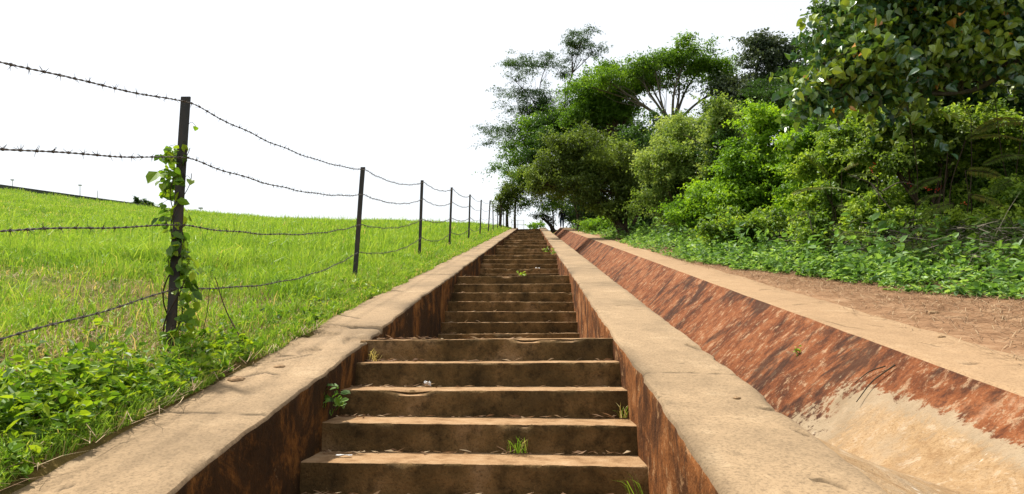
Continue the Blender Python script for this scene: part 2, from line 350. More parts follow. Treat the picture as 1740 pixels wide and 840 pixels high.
# ------------------------------------------------------------------ kerb walls, channel, path
def yl(a, b): return np.unique(np.concatenate([np.arange(a, 2, .12), np.arange(2, 9.5, .022), np.arange(9.5, 20, .07), np.arange(20, b, .25), [b]]))
def seg_mask(X, Y, pts, w):
    m = np.zeros_like(X)
    for (x0, y0), (x1, y1) in zip(pts[:-1], pts[1:]):
        dx, dy = x1 - x0, y1 - y0; t = np.clip(((X - x0) * dx + (Y - y0) * dy) / (dx * dx + dy * dy), 0, 1)
        d = np.hypot(X - x0 - t * dx, Y - y0 - t * dy); m = np.maximum(m, np.exp(-(d / w) ** 2))
    return m
def kerb(name, xin, xout, label, side_mat, cracks, step_at=None, depth=1.35, seed=0.):
    y = yl(-2.2, YC); s = 1 if xout > xin else -1; w = abs(xout - xin)
    lines = [(0, -d) for d in np.linspace(depth, .05, 22)] + [(.004, -.022), (.014, -.007)]
    nin = len(lines)
    lines += [(u, 0) for u in np.linspace(.035, w - .035, 34)]; nt = len(lines)
    lines += [(w - .014, -.007), (w - .003, -.024)] + [(w, -d) for d in np.linspace(.06, .6, 6)]
    U = np.array([l[0] for l in lines]); D = np.array([l[1] for l in lines])
    YY, UU = np.meshgrid(y, U, indexing='ij'); DD = np.broadcast_to(D, YY.shape)
    edge_in = .020 * fbm(y * .55 + seed, y * 0 + 3.3, 2) + .005 * fbm(y * 9, y * 0 + seed, 3)
    edge_out = .013 * fbm(y * .7 + seed + 50, y * 0 + 8.3, 3) + .012 * fbm(y * 4, y * 0 + seed + 4, 3)
    chip_in = np.clip(fbm(y * 2.3 + seed, y * 0 + 21.3, 3) - .36, 0, 1) * .10 * (y < 30)
    chip_out = np.clip(fbm(y * 2.1 + seed, y * 0 + 31.3, 3) - .38, 0, 1) * .12 * (y < 30)
    fr = UU / w
    X = xin + s * (UU + (edge_in + chip_in)[:, None] * (1 - fr) ** 2 * (DD > -.12) + s * 0 - (edge_out + chip_out)[:, None] * fr ** 2 * (DD > -.2))
    inner = (np.arange(len(U)) < nin)
    X = X + np.where(inner[None], .012 * fbm(YY * 3, DD * 3 + seed, 3), 0)
    Z = planeZ(YY) + DD + .007 * fbm(YY * .45 + seed, fr * 1.2, 2) + .0035 * fbm(YY * 9, UU * 9 + seed, 3) * (DD > -.1)
    crack = np.zeros_like(X)
    for pts, wd, dp in cracks:
        m = seg_mask(X + .012 * fbm(YY * 7, X * 7, 2), YY + .012 * fbm(YY * 9 + 5, X * 9, 2), pts, wd) * (DD > -.05)
        Z -= m * dp; crack = np.maximum(crack, m)
    if step_at:
        lowm = (1 - sst(step_at - .03, step_at + .01, YY + .05 * fbm(X * 4, YY * 0, 3))) * (DD > -.3)
        Z -= .036 * lowm
        st = lowm * sst(step_at - 1.6, step_at - .9, YY)
        cell = fbm(X * 5 + 7, YY * 3.1, 2)
        Z += st * .016 * np.sign(cell) * np.minimum(1, np.abs(cell) * 6)
        crack = np.maximum(crack, st * np.exp(-(cell / .045) ** 2) * .55)
    dist = np.minimum(UU, w - UU)
    stain = np.clip(.35 + 1.6 * fbm(YY * 1.1 + seed, UU * 2.5, 4), 0, 1) * np.exp(-(dist / .06) ** 2) * .6 + np.clip(fbm(YY * .7 + seed * 3, UU * 1.6, 4) - .1, 0, 1) * .7
    crack = np.maximum(crack, stain * (DD > -.03) * .75)
    Vv = np.stack([X, YY, Z], -1)
    fc = grid_faces(len(y), len(U))
    if s > 0: fc = fc[:, ::-1]
    col = np.tile(np.arange(len(U) - 1), len(y) - 1)
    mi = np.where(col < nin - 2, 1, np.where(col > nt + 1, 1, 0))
    # close the near and far ends
    loc = np.array([(xin + xout) / 2, 2., float(planeZ(2.))])
    ob = mk(name, Vv.reshape(-1, 3), [fc], [M['kerb'], side_mat], mi, attr={'crack': ('POINT', crack.ravel())}, smooth=True, loc=loc)
    sharp(ob)
    return tag(ob, label, 'kerb wall', 'kerb walls along the steps')
def joints(x0, x1, ys_): return [([(x0, q), ((x0 + x1) / 2, q + .02), (x1, q - .02)], .007 if q < 9 else .02, .008) for q in ys_]
def P2(x, y, dz=0):
    a, b = tz(x, y); Y = (H0 - dz) / (A - b); return (a * Y, Y)
lc = [([P2(*q) for q in ((560, 551), (600, 554), (648, 554))], .016, .02), ([P2(*q) for q in ((575, 535), (590, 538), (612, 541))], .012, .012),
      ([P2(*q) for q in ((420, 630), (455, 622), (470, 626))], .012, .012), ([P2(*q) for q in ((475, 600), (500, 598))], .016, .012),
      ([P2(*q) for q in ((430, 610), (475, 606), (530, 596))], .008, .01), ([P2(*q) for q in ((100, 812), (118, 806))], .012, .012),
      ([P2(*q) for q in ((805, 437), (822, 437))], .05, .02), ([P2(*q) for q in ((838, 423), (850, 423))], .06, .02)]
kerb('kerb_wall', XL, LO, 'weathered tan concrete kerb wall between the steps and the grass, broken slab joint', M['wall_shaded'], lc + joints(LO, XL, (3.35, 8.3, 10.9, 13.6, 16.2, 21.5, 27, 32)), 5.78, seed=2.)
rc = [([P2(*q) for q in ((1048, 520), (1070, 518), (1088, 521))], .009, .012), ([P2(*q) for q in ((1295, 692), (1328, 696))], .016, .04),
      ([P2(*q) for q in ((1385, 815), (1412, 818), (1432, 826))], .012, .03), ([P2(*q) for q in ((1350, 728), (1372, 738))], .008, .02),
      ([P2(*q) for q in ((1118, 672), (1130, 668))], .006, .01), ([P2(*q) for q in ((1170, 585), (1190, 592))], .02, .04), ([P2(*q) for q in ((958, 432), (972, 432))], .05, .02)]
kerb('kerb_wall', XR, RO, 'smooth tan concrete kerb wall between the steps and the red drainage channel', M['wall_red_sunlit'], rc + joints(XR, RO, (4.05, 6.75, 9.4, 12.1, 14.8, 20, 25.5, 31, 36)), None, seed=11.)

near_p = np.array([(1.172, -.030), (1.2, -.036), (1.3, -.075), (1.46, -.145), (1.62, -.215), (1.78, -.282), (1.93, -.335), (2.04, -.325), (2.2, -.21), (2.435, -.02), (2.455, .0)])
far_p = np.array([(1.165, -.14), (1.185, -.35), (1.24, -.50), (1.38, -.60), (1.56, -.64), (1.70, -.64), (1.82, -.60), (2.02, -.41), (2.22, -.22), (2.435, -.02), (2.455, .0)])
def dense(p, n=46):
    s = np.linspace(0, len(p) - 1, n); i = np.arange(len(p))
    return np.stack([np.interp(s, i, p[:, 0]), np.interp(s, i, p[:, 1])], -1)
npf, fpf = dense(near_p), dense(far_p)
y = yl(-2.2, YC - .4)
w = sst(2.9, 5.0, y)[:, None]
X = npf[None, :, 0] * (1 - w) + fpf[None, :, 0] * w; D = npf[None, :, 1] * (1 - w) + fpf[None, :, 1] * w
YY = np.broadcast_to(y[:, None], X.shape)
rgh = .014 * fbm(YY * 5, X * 1.5, 4) + .006 * fbm(YY * 16, X * 6, 3) + .010 * fbm(YY * 3.3 + 9, X * 3.3, 4)
side = sst(0, .25, X - 1.2) * sst(0, .12, 2.46 - X)
Z = planeZ(YY) + D + rgh * side
X = X + .012 * fbm(YY * 2, X * 0 + 4, 3) * sst(0, .2, X - 2.2)
dn = -D / .345
sand = np.clip(np.maximum(sst(.2, .85, dn), sst(2.15, 1.85, X)), 0, 1) * sst(6.3, 4.0, YY + (X - 1.2) * .5)
crk = seg_mask(X, YY, [P2(1085, 503), P2(1110, 488)], .12) * (X > 2.1) * .9
fc = grid_faces(*X.shape)[:, ::-1]
o = mk('drainage_channel', np.stack([X, YY, Z], -1).reshape(-1, 3), [fc], M['ditch'], attr={'sand': ('POINT', sand.ravel()), 'crack': ('POINT', crk.ravel())}, smooth=True, loc=(1.8, 2., -.9))
tag(o, 'open concrete drainage channel with rust red stained side and sandy bottom', 'drainage channel')

y = yl(-2.2, YC)
U = np.concatenate([[0.], [.004, .015, .04], np.linspace(.08, 1, 40)])
YY, UU = np.meshgrid(y, U, indexing='ij')
wd = (PO - DE) + .10 * fbm(y * .7, y * 0 + 1.7, 3) + .05 * fbm(y * 3, y * 0 + 2.7, 2)
X = DE + .012 * fbm(YY * 2, YY * 0 + 4, 3) * (UU < .2) + UU * wd[:, None]
Z = planeZ(YY) + np.where(UU < .003, -.06, np.where(UU < .01, -.015, np.where(UU < .03, -.004, .003))) + .010 * fbm(YY * .6, UU * 2, 3) * (UU > .06) + .004 * fbm(YY * 8, UU * 6, 3) - .035 * sst(.86, 1, UU)
crack = np.zeros_like(X)
for pts, wq, dp in [([P2(1290, 494), P2(1310, 492)], .012, .015), ([P2(1640, 619), P2(1662, 616)], .014, .02), ([P2(1405, 546), P2(1440, 556), P2(1470, 560)], .010, .012),
                    ([P2(1150, 451), P2(1190, 447)], .02, .012), ([P2(1480, 553), P2(1500, 556)], .014, .015), ([P2(1560, 580), P2(1600, 588)], .007, .012), ([P2(1350, 519), P2(1372, 517)], .012, .012)]:
    m = seg_mask(X + .012 * fbm(YY * 7, X * 7, 2), YY + .012 * fbm(YY * 9 + 5, X * 9, 2), pts, wq); Z -= m * dp; crack = np.maximum(crack, m)
o = mk('path', np.stack([X, YY, Z], -1).reshape(-1, 3), [grid_faces(*X.shape)[:, ::-1]], M['path'], attr={'crack': ('POINT', crack.ravel())}, smooth=True)
sharp(o); tag(o, 'narrow sandy concrete path along the far side of the drainage channel', 'path', kind='structure')

# ------------------------------------------------------------------ leaves and blades
OV = (.28, .46, .68, .40); HT = (.10, .50, .52, .46); NA = (.3, .5, .7, .36)
def leaf_geo(P, T, N, L, W, kind='q', sh=OV, fold=.12, droop=.18):
    n = len(P); L = np.broadcast_to(L, (n,))[:, None]; W = np.broadcast_to(W, (n,))[:, None]
    T = nrm(T); B = nrm(np.cross(N, T)); N = np.cross(T, B)
    if kind == 'q':
        V = np.stack([P, P + T * .5 * L + B * .5 * W + N * .05 * L, P + T * L - N * droop * L, P + T * .5 * L - B * .5 * W + N * .05 * L], 1)
        return V.reshape(-1, 3), np.arange(4 * n).reshape(n, 4), 1
    if kind == 'r':
        S_ = [(.0, .22), (.12, .46), (.36, .53), (.62, .42), (.84, .2)]; f = fold * W
        side = lambda sg: [P + T * a * L + sg * B * w_ * W + N * f * w_ * 2 - N * droop * a * a * L for a, w_ in S_]
        tip = P + T * L - N * droop * 1.2 * L; V = np.stack([P] + side(-1) + [tip] + side(1), 1); i = np.arange(n)[:, None] * 12
        Fq = np.concatenate([i + np.array([[0, 1, 2, 3, 4, 5, 6]]), i + np.array([[0, 6, 11, 10, 9, 8, 7]])], 1).reshape(-1, 7)
        return V.reshape(-1, 3), Fq, 2
    a1, w1, a2, w2 = sh; f = fold * W
    V = np.stack([P, P + T * a1 * L + B * w1 * W + N * f, P + T * a2 * L + B * w2 * W + N * f - N * droop * .4 * L, P + T * L - N * droop * L,
                  P + T * a2 * L - B * w2 * W + N * f - N * droop * .4 * L, P + T * a1 * L - B * w1 * W + N * f], 1)
    i = np.arange(n)[:, None] * 6
    Fq = np.concatenate([i + np.array([[0, 5, 4, 3]]), i + np.array([[0, 3, 2, 1]])], 1).reshape(-1, 4)
    return V.reshape(-1, 3), Fq, 2
def rnd(n): return nrm(R.normal(size=(n, 3)))
def crown_pts(lobes, N, cr, shell=.5, up=.25, flat=.7, nsub=13, spray=.24):
    """leaf clumps on smaller swellings of the lobes, with loose sprays that break the outline"""
    vol = np.array([(r[0] * r[1] * r[2]) ** (2 / 3) for _, r in lobes]); vol /= vol.sum()
    ns = nsub * len(lobes); k = R.choice(len(lobes), ns, p=vol); k[:len(lobes)] = np.arange(len(lobes))
    c0 = np.array([l[0] for l in lobes])[k]; r0 = np.array([l[1] for l in lobes])[k]
    d = rnd(ns); d[:, 2] = np.where(R.random(ns) < up, np.abs(d[:, 2]), d[:, 2])
    sc = c0 + d * r0 * R.uniform(.3, 1.18, (ns, 1)); sr = r0 * R.uniform(.16, .50, (ns, 1)); st = .5 + .19 * R.normal(size=ns) + .1 * d[:, 2]
    per = 22; nc = max(8, int(N * (1 - spray)) // per)
    w = (sr.prod(1)) ** (2 / 3); w /= w.sum(); g = R.choice(ns, nc, p=w)
    e = rnd(nc); e[:, 2] = np.where(R.random(nc) < .35, np.abs(e[:, 2]), e[:, 2])
    cp = sc[g] + e * sr[g] * (shell + (1 - shell) * R.random((nc, 1)) ** .7); tone = st[g] + .10 * R.normal(size=nc)
    j = np.repeat(np.arange(nc), per); n = len(j)
    off = R.normal(size=(n, 3)) * cr * .55; off[:, 2] *= flat
    P = cp[j] + off; out = nrm(e * .6 + d[g] * .6)[j]; t = tone[j]
    m = 12; nsp = max(4, int(N * spray) // m); q = R.choice(nc, nsp); dirn = nrm(nrm(e[q] * .5 + d[g][q]) + np.array([0, 0, .35]) + .5 * rnd(nsp)); dirn[:, 2] *= flat
    u = np.tile(np.linspace(.05, 1, m), nsp); qi = np.repeat(np.arange(nsp), m); LL = cr * R.uniform(1.2, 4.2, nsp)
    PS = cp[q][qi] + dirn[qi] * (u * LL[qi])[:, None] + R.normal(size=(len(u), 3)) * cr * .12; PS[:, 2] -= (u ** 2 * LL[qi]) * .25
    P = np.concatenate([P, PS]); out = np.concatenate([out, dirn[qi]]); t = np.concatenate([t, tone[q][qi] + .14])
    Nn = nrm(.4 * out + .5 * np.array([0, 0, 1.]) + .75 * rnd(len(P)))
    return P, Nn, np.clip(t + .14 * R.normal(size=len(P)), 0, 1), cp
def canopy(name, lobes, N, size, asp, mat, parent, loc, kind='q', sh=OV, cr=.3, shell=.5, up=.25, flat=.7, hang=.3, tone=(1, 0), bins=None):
    P, Nn, t, cp = crown_pts(lobes, N, cr, shell, up, flat)
    n = len(P); T = rnd(n); T[:, 2] -= hang
    T = nrm(T - Nn * (T * Nn).sum(1, keepdims=True))
    L = size * (.65 + .7 * R.random(n))
    V, Fq, m = leaf_geo(P, T, Nn, L, L * asp, kind, sh, R.uniform(.05, .35, (n, 1)) if kind == 'r' else .12, R.uniform(.1, .55, (n, 1)) if kind == 'r' else .18)
    t = np.clip(t * tone[0] + tone[1], 0, 1)
    if kind == 'r': t = np.where(R.random(len(t)) < .012, 1., np.minimum(t, .93))
    mk(name, V - np.asarray(loc), [Fq], mat, parent=parent, attr={'tint': ('FACE', np.repeat(t, m))})
    return cp
def limbs(acc, lobes, start, r0, cps, twigs=10, wob=.07):
    if len(lobes) > 12 and wob < .1: lobes = [lobes[i] for i in R.permutation(len(lobes))[:9]]
    for c, r in lobes:
        c = np.asarray(c); d = c - start; L = np.linalg.norm(d)
        mid = start + d * .5 + R.normal(size=3) * L * wob + np.array([0, 0, .05 * L])
        p = curve([start, mid, c + np.array([0, 0, r[2] * .2])], 7)
        acc.tube(p, np.linspace(r0, r0 * .3, len(p)), 5)
        near = cps[np.argsort(((cps - c) ** 2).sum(1))[:60]]
        for q in near[R.permutation(len(near))[:twigs]]:
            b = p[R.integers(5, len(p))]
            acc.tube(curve([b, (b + q) / 2 + R.normal(size=3) * .1 * np.linalg.norm(q - b), q], 4), np.linspace(r0 * .26, r0 * .07, 7), 3)
def lobes_px(Y, lst, dep=.8):
    out = []
    for l in lst:
        x, yy, rx, ry = l[:4]; dY = l[4] if len(l) > 4 else R.uniform(-.5, .5) * rx * Y / F * dep
        k = (Y + dY) / F
        out.append((at(x, yy, Y + dY), (rx * k * 1.14, rx * k * dep * 1.1, ry * k * 1.14)))
    return out
def tree(name, label, cat, base, lobes, mat, N, size, asp=.5, bark='bark', trunk=None, r=.15, kind='q', sh=OV, cr=.3, group=None, part='crown', **kw):
    """base: world point on the ground; trunk: list of world points from base to fork"""
    tw = kw.pop('twigs', 8); shoots = kw.pop('shoots', None)
    base = np.asarray(base, float)
    root = empty(name, base, label, cat, group)
    cp = canopy(part, lobes, N, size, asp, mat, root, base, kind, sh, cr, **kw)
    acc = Acc(); pts = [base - np.array([0, 0, .15])] + [np.asarray(p) for p in (trunk or [])]
    if len(pts) > 1:
        p = curve(pts, 8); acc.tube(p, np.linspace(r, r * .6, len(p)) + r * .5 * np.exp(-np.linspace(0, 8, len(p))), 8)
    start = pts[-1]
    limbs(acc, lobes, start, r * .55, cp, tw)
    for s in shoots or []: acc.tube(curve(s, 6), np.linspace(r * .5, r * .2, len(curve(s, 6))), 5)
    mk_ = acc.build('trunk' if cat == 'tree' else 'stems', M[bark], root, True, None)
    mk_.data.transform(__import__('mathutils').Matrix.Translation(tuple(-base)))
    return root
def gpt(x, Y):
    """ground point seen in column x at distance Y"""
    X = tz(x, 388)[0] * Y
    return np.array([X, Y, float(G(X, Y))])

def blades(P, h, w, lean, az, tint):
    n = len(P); d = np.stack([np.cos(az), np.sin(az), 0 * az], -1); s = np.stack([-np.sin(az), np.cos(az), 0 * az], -1)
    fa = R.random(n) * 6.283; s = np.stack([np.cos(fa), np.sin(fa), 0 * fa], -1)
    h = h[:, None]; w = w[:, None]; lean = lean[:, None]; up = np.array([0, 0, 1.])
    m = P + up * h * .58 + d * h * lean * .35; tp = P + up * h * (1 - .35 * lean) + d * h * lean
    V = np.stack([P - s * w * .5, P + s * w * .5, m + s * w * .42, m - s * w * .42, tp], 1).reshape(-1, 3)
    i = np.arange(n)[:, None] * 5
    return V, [i + np.array([[0, 1, 2, 3]]), i + np.array([[3, 2, 4]])], np.concatenate([tint, tint])

# --- field grass
def field_pts(n, y0, y1, xmax=-1.93, spread=1.0):
    Y = np.exp(R.uniform(math.log(y0), math.log(y1), n))
    X0 = -.86 * Y - 1.5
    X = xmax + (X0 - xmax) * R.random(n) ** spread
    return X, Y
n = 430000
X, Y = field_pts(n, 1.9, 66, spread=1.25)
X2 = R.uniform(-100, -25, 60000); Y2 = R.uniform(35, 80, 60000)
X = np.concatenate([X, X2]); Y = np.concatenate([Y, Y2])
edge = sst(-1.9, -3.2, X)
pat = fbm(X * .33 + 3, Y * .33, 4); pat2 = fbm(X * 1.5, Y * 1.5, 3)
nearf = sst(12, 5, Y) * sst(-8, -3, X)
keep = R.random(len(X)) < np.clip(.78 + .5 * pat2 + .5 * pat - .55 * nearf, .08, 1)
X, Y, edge, pat, pat2, nearf = [a[keep] for a in (X, Y, edge, pat, pat2, nearf)]
n = len(X); Zg = G(X, Y)
h = (.07 + .17 * edge) * (.6 + .8 * R.random(n)) * .88 * (1 + .55 * pat2) * (1 - .25 * nearf)
h = np.maximum(h * (1 + 1.1 * (R.random(n) < .035) + .5 * np.clip(fbm(X * .8 + 31, Y * .8, 3), -.6, 1)), .03)
wdt = .0035 + .0009 * Y; wdt = np.minimum(wdt, .032) * (.7 + .6 * R.random(n))
dry = np.clip(sst(.02, .45, -pat + .25 * pat2) * .9 + .3 * nearf, 0, .9)
tint = np.clip(.53 + .17 * R.normal(size=n) + .24 * pat2 + .12 * pat, 0, .78)
isd = R.random(n) < dry * .5 + .03
tint = np.where(isd, R.uniform(.8, 1, n), tint); h = np.where(isd, h * .65, h)
V, FS, tt = blades(np.stack([X, Y, Zg - .01], -1), h, wdt, np.clip(.45 + .3 * R.normal(size=n) + .5 * isd, .05, 1.3), R.uniform(0, 6.283, n), tint)
o = mk('grass', V, FS, M['grass'], attr={'tint': ('FACE', tt)})
tag(o, 'bright green grass growing all over the field left of the fence', 'grass', kind='stuff')

m_ = 34000; Yf = np.exp(R.uniform(math.log(1.8), math.log(58), m_)); Xf = -1.86 + .07 * fbm(Yf * 1.9, Yf * 0 + 3, 3) + .03 - np.abs(R.normal(size=m_)) * np.where(R.random(m_) < .3, .45, .12)
V, FS, tt = blades(np.stack([Xf, Yf, np.maximum(G(Xf, Yf), planeZ(Yf) - .02)], -1), R.uniform(.02, .10, m_) * (1 + 1.2 * (Xf < -2.1)), (.003 + .0008 * Yf) * R.uniform(.6, 1.3, m_), R.uniform(.2, 1.3, m_), R.uniform(0, 6.283, m_), np.where(R.random(m_) < .16, R.uniform(.8, 1, m_), R.uniform(.2, .7, m_)))
o = mk('edge_grass', V, FS, M['grass'], attr={'tint': ('FACE', tt)})
tag(o, 'short ragged grass fringe creeping over the edge of the left kerb wall', 'grass', kind='stuff')
# tall grass tufts along the kerb
acc = []
cx = [(P2(500, 520), 1.), (P2(540, 520), .8), (P2(475, 505), .7), (P2(690, 455), .8), (P2(735, 440), .7), (P2(450, 560), .6), (P2(620, 478), .6), (P2(110, 590), .6), (P2(60, 480), .9), (P2(175, 500), .9), (P2(370, 470), .8), (P2(400, 480), .7)]
Ps = []; hh = []
for (px, py), s in cx:
    m = int(230 * s); q = R.normal(size=(m, 2)) * .13 * (1 + py * .03); x_ = np.minimum(px - .05 + q[:, 0], -1.95); y_ = py + q[:, 1] * 1.6
    Ps.append(np.stack([x_, y_, G(x_, y_)], -1)); hh.append(R.uniform(.12, .36, m) * s)
Ps = np.concatenate(Ps); hh = np.concatenate(hh); n = len(Ps)
V, FS, tt = blades(Ps, hh, np.full(n, .011) * (.6 + .8 * R.random(n)), R.uniform(.3, 1.1, n), R.uniform(0, 6.283, n), R.uniform(.15, .62, n))
o = mk('tall_grass', V, FS, M['grass'], attr={'tint': ('FACE', tt)})
tag(o, 'taller dark green grass tufts beside the left kerb wall and fence posts', 'grass', kind='stuff')

# --- broad leaved weeds by the kerb (left)
def weeds(n_pl, fx, size, hgt, lv=9, wild=.6):
    VV = []; FF = []; TT = []; c = 0
    X, Y, sc = fx(n_pl); Zg = G(X, Y); n_pl = len(X)
    hp = hgt * sc * (.5 + R.random(n_pl))
    k = np.repeat(np.arange(n_pl), lv); n = len(k)
    u = R.random(n) ** .6; az = R.uniform(0, 6.283, n)
    lean = R.normal(size=(n_pl, 2)) * .35
    P = np.stack([X[k] + lean[k, 0] * u * hp[k], Y[k] + lean[k, 1] * u * hp[k], Zg[k] + u * hp[k]], -1)
    T = np.stack([np.cos(az), np.sin(az), R.uniform(-.3, .5, n)], -1)
    Nn = nrm(np.stack([-.4 * np.cos(az), -.4 * np.sin(az), np.ones(n)], -1) + wild * rnd(n))
    T = nrm(T - Nn * (T * Nn).sum(1, keepdims=True))
    L = size * (.4 + 1.1 * R.random(n) ** 1.5) * (.7 + .3 * sc[k])
    V, Fq, m = leaf_geo(P, T, Nn, L, L * (R.uniform(.28, .8, n_pl)[k]), 'o', OV, .1, .25)
    t = np.clip(.45 + .3 * R.normal(size=n) + .3 * (u - .5) + .2 * R.normal(size=n_pl)[k], 0, 1)
    return V, Fq, np.repeat(t, m)
def fx_left(n):
    Y = np.concatenate([R.uniform(1.8, 4.6, n), R.uniform(4.6, 9, n // 3), 2 + R.random(n // 3) * 7]); m = len(Y)
    X = -1.86 - np.abs(R.normal(size=m)) * np.where(np.arange(m) < n, .34, .28) + .09 * fbm(Y * 1.7, Y * 0 + 3, 3); X[-(n // 3):] = R.uniform(-6, -2.0, n // 3)
    sc = np.where(np.arange(m) < n, 1., .6) * (.35 + .65 * sst(0, .4, -1.86 - X)) * (1 + .5 * fbm(X * 2, Y * 2 + 7, 2))
    kp = R.random(m) < .38 + 1.1 * fbm(X * 1.6, Y * 1.6, 3) + .55 * sst(4.1, 3.0, Y) * sst(-3.0, -2.3, X)
    return X[kp], Y[kp], sc[kp]
V, Fq, tt = weeds(1150, fx_left, .05, .15, 9, .9)
o = mk('weeds', V, [Fq], M['weed'], attr={'tint': ('FACE', tt)})
tag(o, 'low broad leaved green weeds spilling over the left kerb edge', 'weeds', kind='stuff')

# --- ground cover and undergrowth on the right bank
def fx_cover(n):
    Y = np.exp(R.uniform(math.log(5.2), math.log(58), n))
    s = np.interp(Y, [5, 7.3, 8.8, 11.7, 15, 60], [5.4, 4.55, 4.0, 3.55, 3.2, 3.15])
    X = s + .4 * fbm(Y * .8, Y * 0 + 1.5, 3) + R.random(n) ** 1.5 * np.interp(Y, [5, 20, 60], [3., 4., 5.])
    sc = .45 + .75 * sst(0, .9, X - s)
    kp = R.random(n) < .55 + 1.1 * fbm(X * 1.1, Y * 1.1, 3) + .35 * sst(0, .6, X - s)
    sc = sc * (1 + .9 * fbm(X * .9 + 9, Y * .9, 2))
    return X[kp], Y[kp], sc[kp] * (1 + Y[kp] * .012)
V, Fq, tt = weeds(9500, fx_cover, .068, .12, 9)
V2, F2, t2 = weeds(1100, fx_cover, .10, .34, 14, 1.)
o = mk('ground_cover', np.concatenate([V, V2]), [np.concatenate([Fq, F2 + len(V)])], M['cover'], attr={'tint': ('FACE', np.concatenate([tt, t2 * .7]))})
tag(o, 'low leafy green ground cover between the path and the bushes', 'ground cover', kind='stuff')
def fx_under(n):
    Y = np.exp(R.uniform(math.log(6), math.log(60), n)); s = np.interp(Y, [5, 7.3, 8.8, 11.7, 15, 60], [6.1, 5.1, 4.45, 4.0, 3.5, 3.4])
    X = s + 1.2 + R.random(n) * (3 + Y * .33)
    return X, Y, (1 + Y * .02) * np.interp(X - s, [1.2, 3, 6], [.55, 1, 1.3])
V, Fq, tt = weeds(6500, fx_under, .08, .34, 12, 1.3)
o = mk('undergrowth', V, [Fq], M['l_thick'], attr={'tint': ('FACE', tt * .45)})  # leaf tints lowered to paint in the shadow between the bushes
tag(o, 'tangled leafy undergrowth covering the bank beneath the bushes and trees', 'undergrowth', kind='stuff')

# --- straw and litter
def strands(P, L, az, w, tint, curl=.35, rise=.02):
    n = len(P); d = np.stack([np.cos(az), np.sin(az), 0 * az], -1); s = np.stack([-np.sin(az), np.cos(az), 0 * az], -1)
    L = L[:, None]; c = R.normal(size=(n, 1)) * curl; e = R.uniform(-.1, 1, (n, 1)) * rise; up = np.array([0, 0, 1.]); w = np.asarray(w).reshape(-1, 1)
    sl = np.array([0, A, 0]);
    f = lambda q: q + up * (q[:, 1:2] - P[:, 1:2]) * A
    p1 = f(P + d * L * .5 + s * L * c * .25) + up * e; p2 = f(P + d * L + s * L * c) + up * e * .4
    V = np.stack([P - s * w, P + s * w, p1 + s * w + up * w, p1 - s * w + up * w, p2], 1).reshape(-1, 3)
    i = np.arange(n)[:, None] * 5
    return V, [i + np.array([[0, 1, 2, 3]]), i + np.array([[3, 2, 4]])], np.concatenate([tint, tint])
n = 19000
Y = np.exp(R.uniform(math.log(3.5), math.log(17), n)); s = np.interp(Y, [3, 5, 7.3, 8.8, 11.7, 15, 17], [7, 6.3, 5.2, 4.5, 4.05, 3.5, 3.4])
X = 2.95 + R.random(n) ** .8 * (s + .5 - 2.95)
kp = R.random(n) < np.clip(.45 + .7 * fbm(X * 1.1, Y * 1.1, 3) + .8 * sst(3.1, 3.7, X), .03, 1); X, Y = X[kp], Y[kp]; n = len(X)
Zs = np.maximum(G(X, Y), np.where(X < 3.2, planeZ(Y) + .012, -99)) + .006
V, FS, tt = strands(np.stack([X, Y, Zs], -1), R.uniform(.06, .3, n), R.uniform(0, 6.283, n), np.full(n, .0023), R.random(n) * .85, .35, .035)
o = mk('dead_grass', V, FS, M['straw'], attr={'tint': ('FACE', tt)})
tag(o, 'dry brown dead grass and twigs strewn on the soil beside the path', 'dead grass', kind='stuff')
n = 7000
Y = np.concatenate([R.uniform(2.8, 8.5, n - 1100), 4.4 + R.normal(size=900) * .5, R.uniform(2., 6, 900 - 700)])
X = np.concatenate([-2.05 - R.random(n - 1100) ** 1.4 * 4.2, -2.8 + R.normal(size=900) * .4, -1.85 - np.abs(R.normal(size=200)) * .06 + .08])
kp = X < -1.72; X, Y = X[kp], Y[kp]; n = len(X)
V, FS, tt = strands(np.stack([X, Y, np.maximum(G(X, Y), np.where(X > -1.95, planeZ(Y), -99)) + .012], -1), R.uniform(.05, .24, n), R.uniform(0, 6.283, n), np.full(n, .0018), R.uniform(.2, 1, n), .4, .05)
o = mk('dead_grass', V, FS, M['straw'], attr={'tint': ('FACE', tt)})
tag(o, 'pale dry grass stalks lying among the weeds near the leaning fence post', 'dead grass', kind='stuff')
# litter gathered in the corners of the treads
VV = []; c = 0; Ps = []; Ls = []; 
for k in (1, 2, 3):
    Yt, zt, ri, tr = FL[k]
    for i in range(7):
        m = 60 if k == 1 else 24
        x_ = np.where(R.random(m) < .4, XL + np.abs(R.normal(size=m)) * .2, R.uniform(XL, XR, m)); x_ = np.clip(x_, XL + .02, XR - .1)
        y_ = Yt - i * tr + (tr if i else .36) - .03 - np.abs(R.normal(size=m)) * .05
        Ps.append(np.stack([x_, y_, np.full(m, zt - i * ri + .008)], -1)); Ls.append(R.uniform(.015, .09, m))
Ps = np.concatenate(Ps); Ls = np.concatenate(Ls); n = len(Ps)
az = R.uniform(-.5, .5, n) + math.pi * (R.random(n) < .5)
d = np.stack([np.cos(az), np.sin(az) * .2, np.abs(R.normal(size=n)) * .22], -1)
s_ = np.array([0, .0, 1.]) * .0011
V = np.stack([Ps - s_, Ps + s_, Ps + d * Ls[:, None] * .5 + s_ + R.normal(size=(n, 3)) * .006, Ps + d * Ls[:, None]], 1).reshape(-1, 3)
o = mk('dry_litter', V, [np.arange(4 * n).reshape(n, 4)], M['straw'], attr={'tint': ('FACE', R.uniform(0, .9, n))})
tag(o, 'bits of dry straw and roots gathered on the treads of the steps', 'litter', kind='stuff')

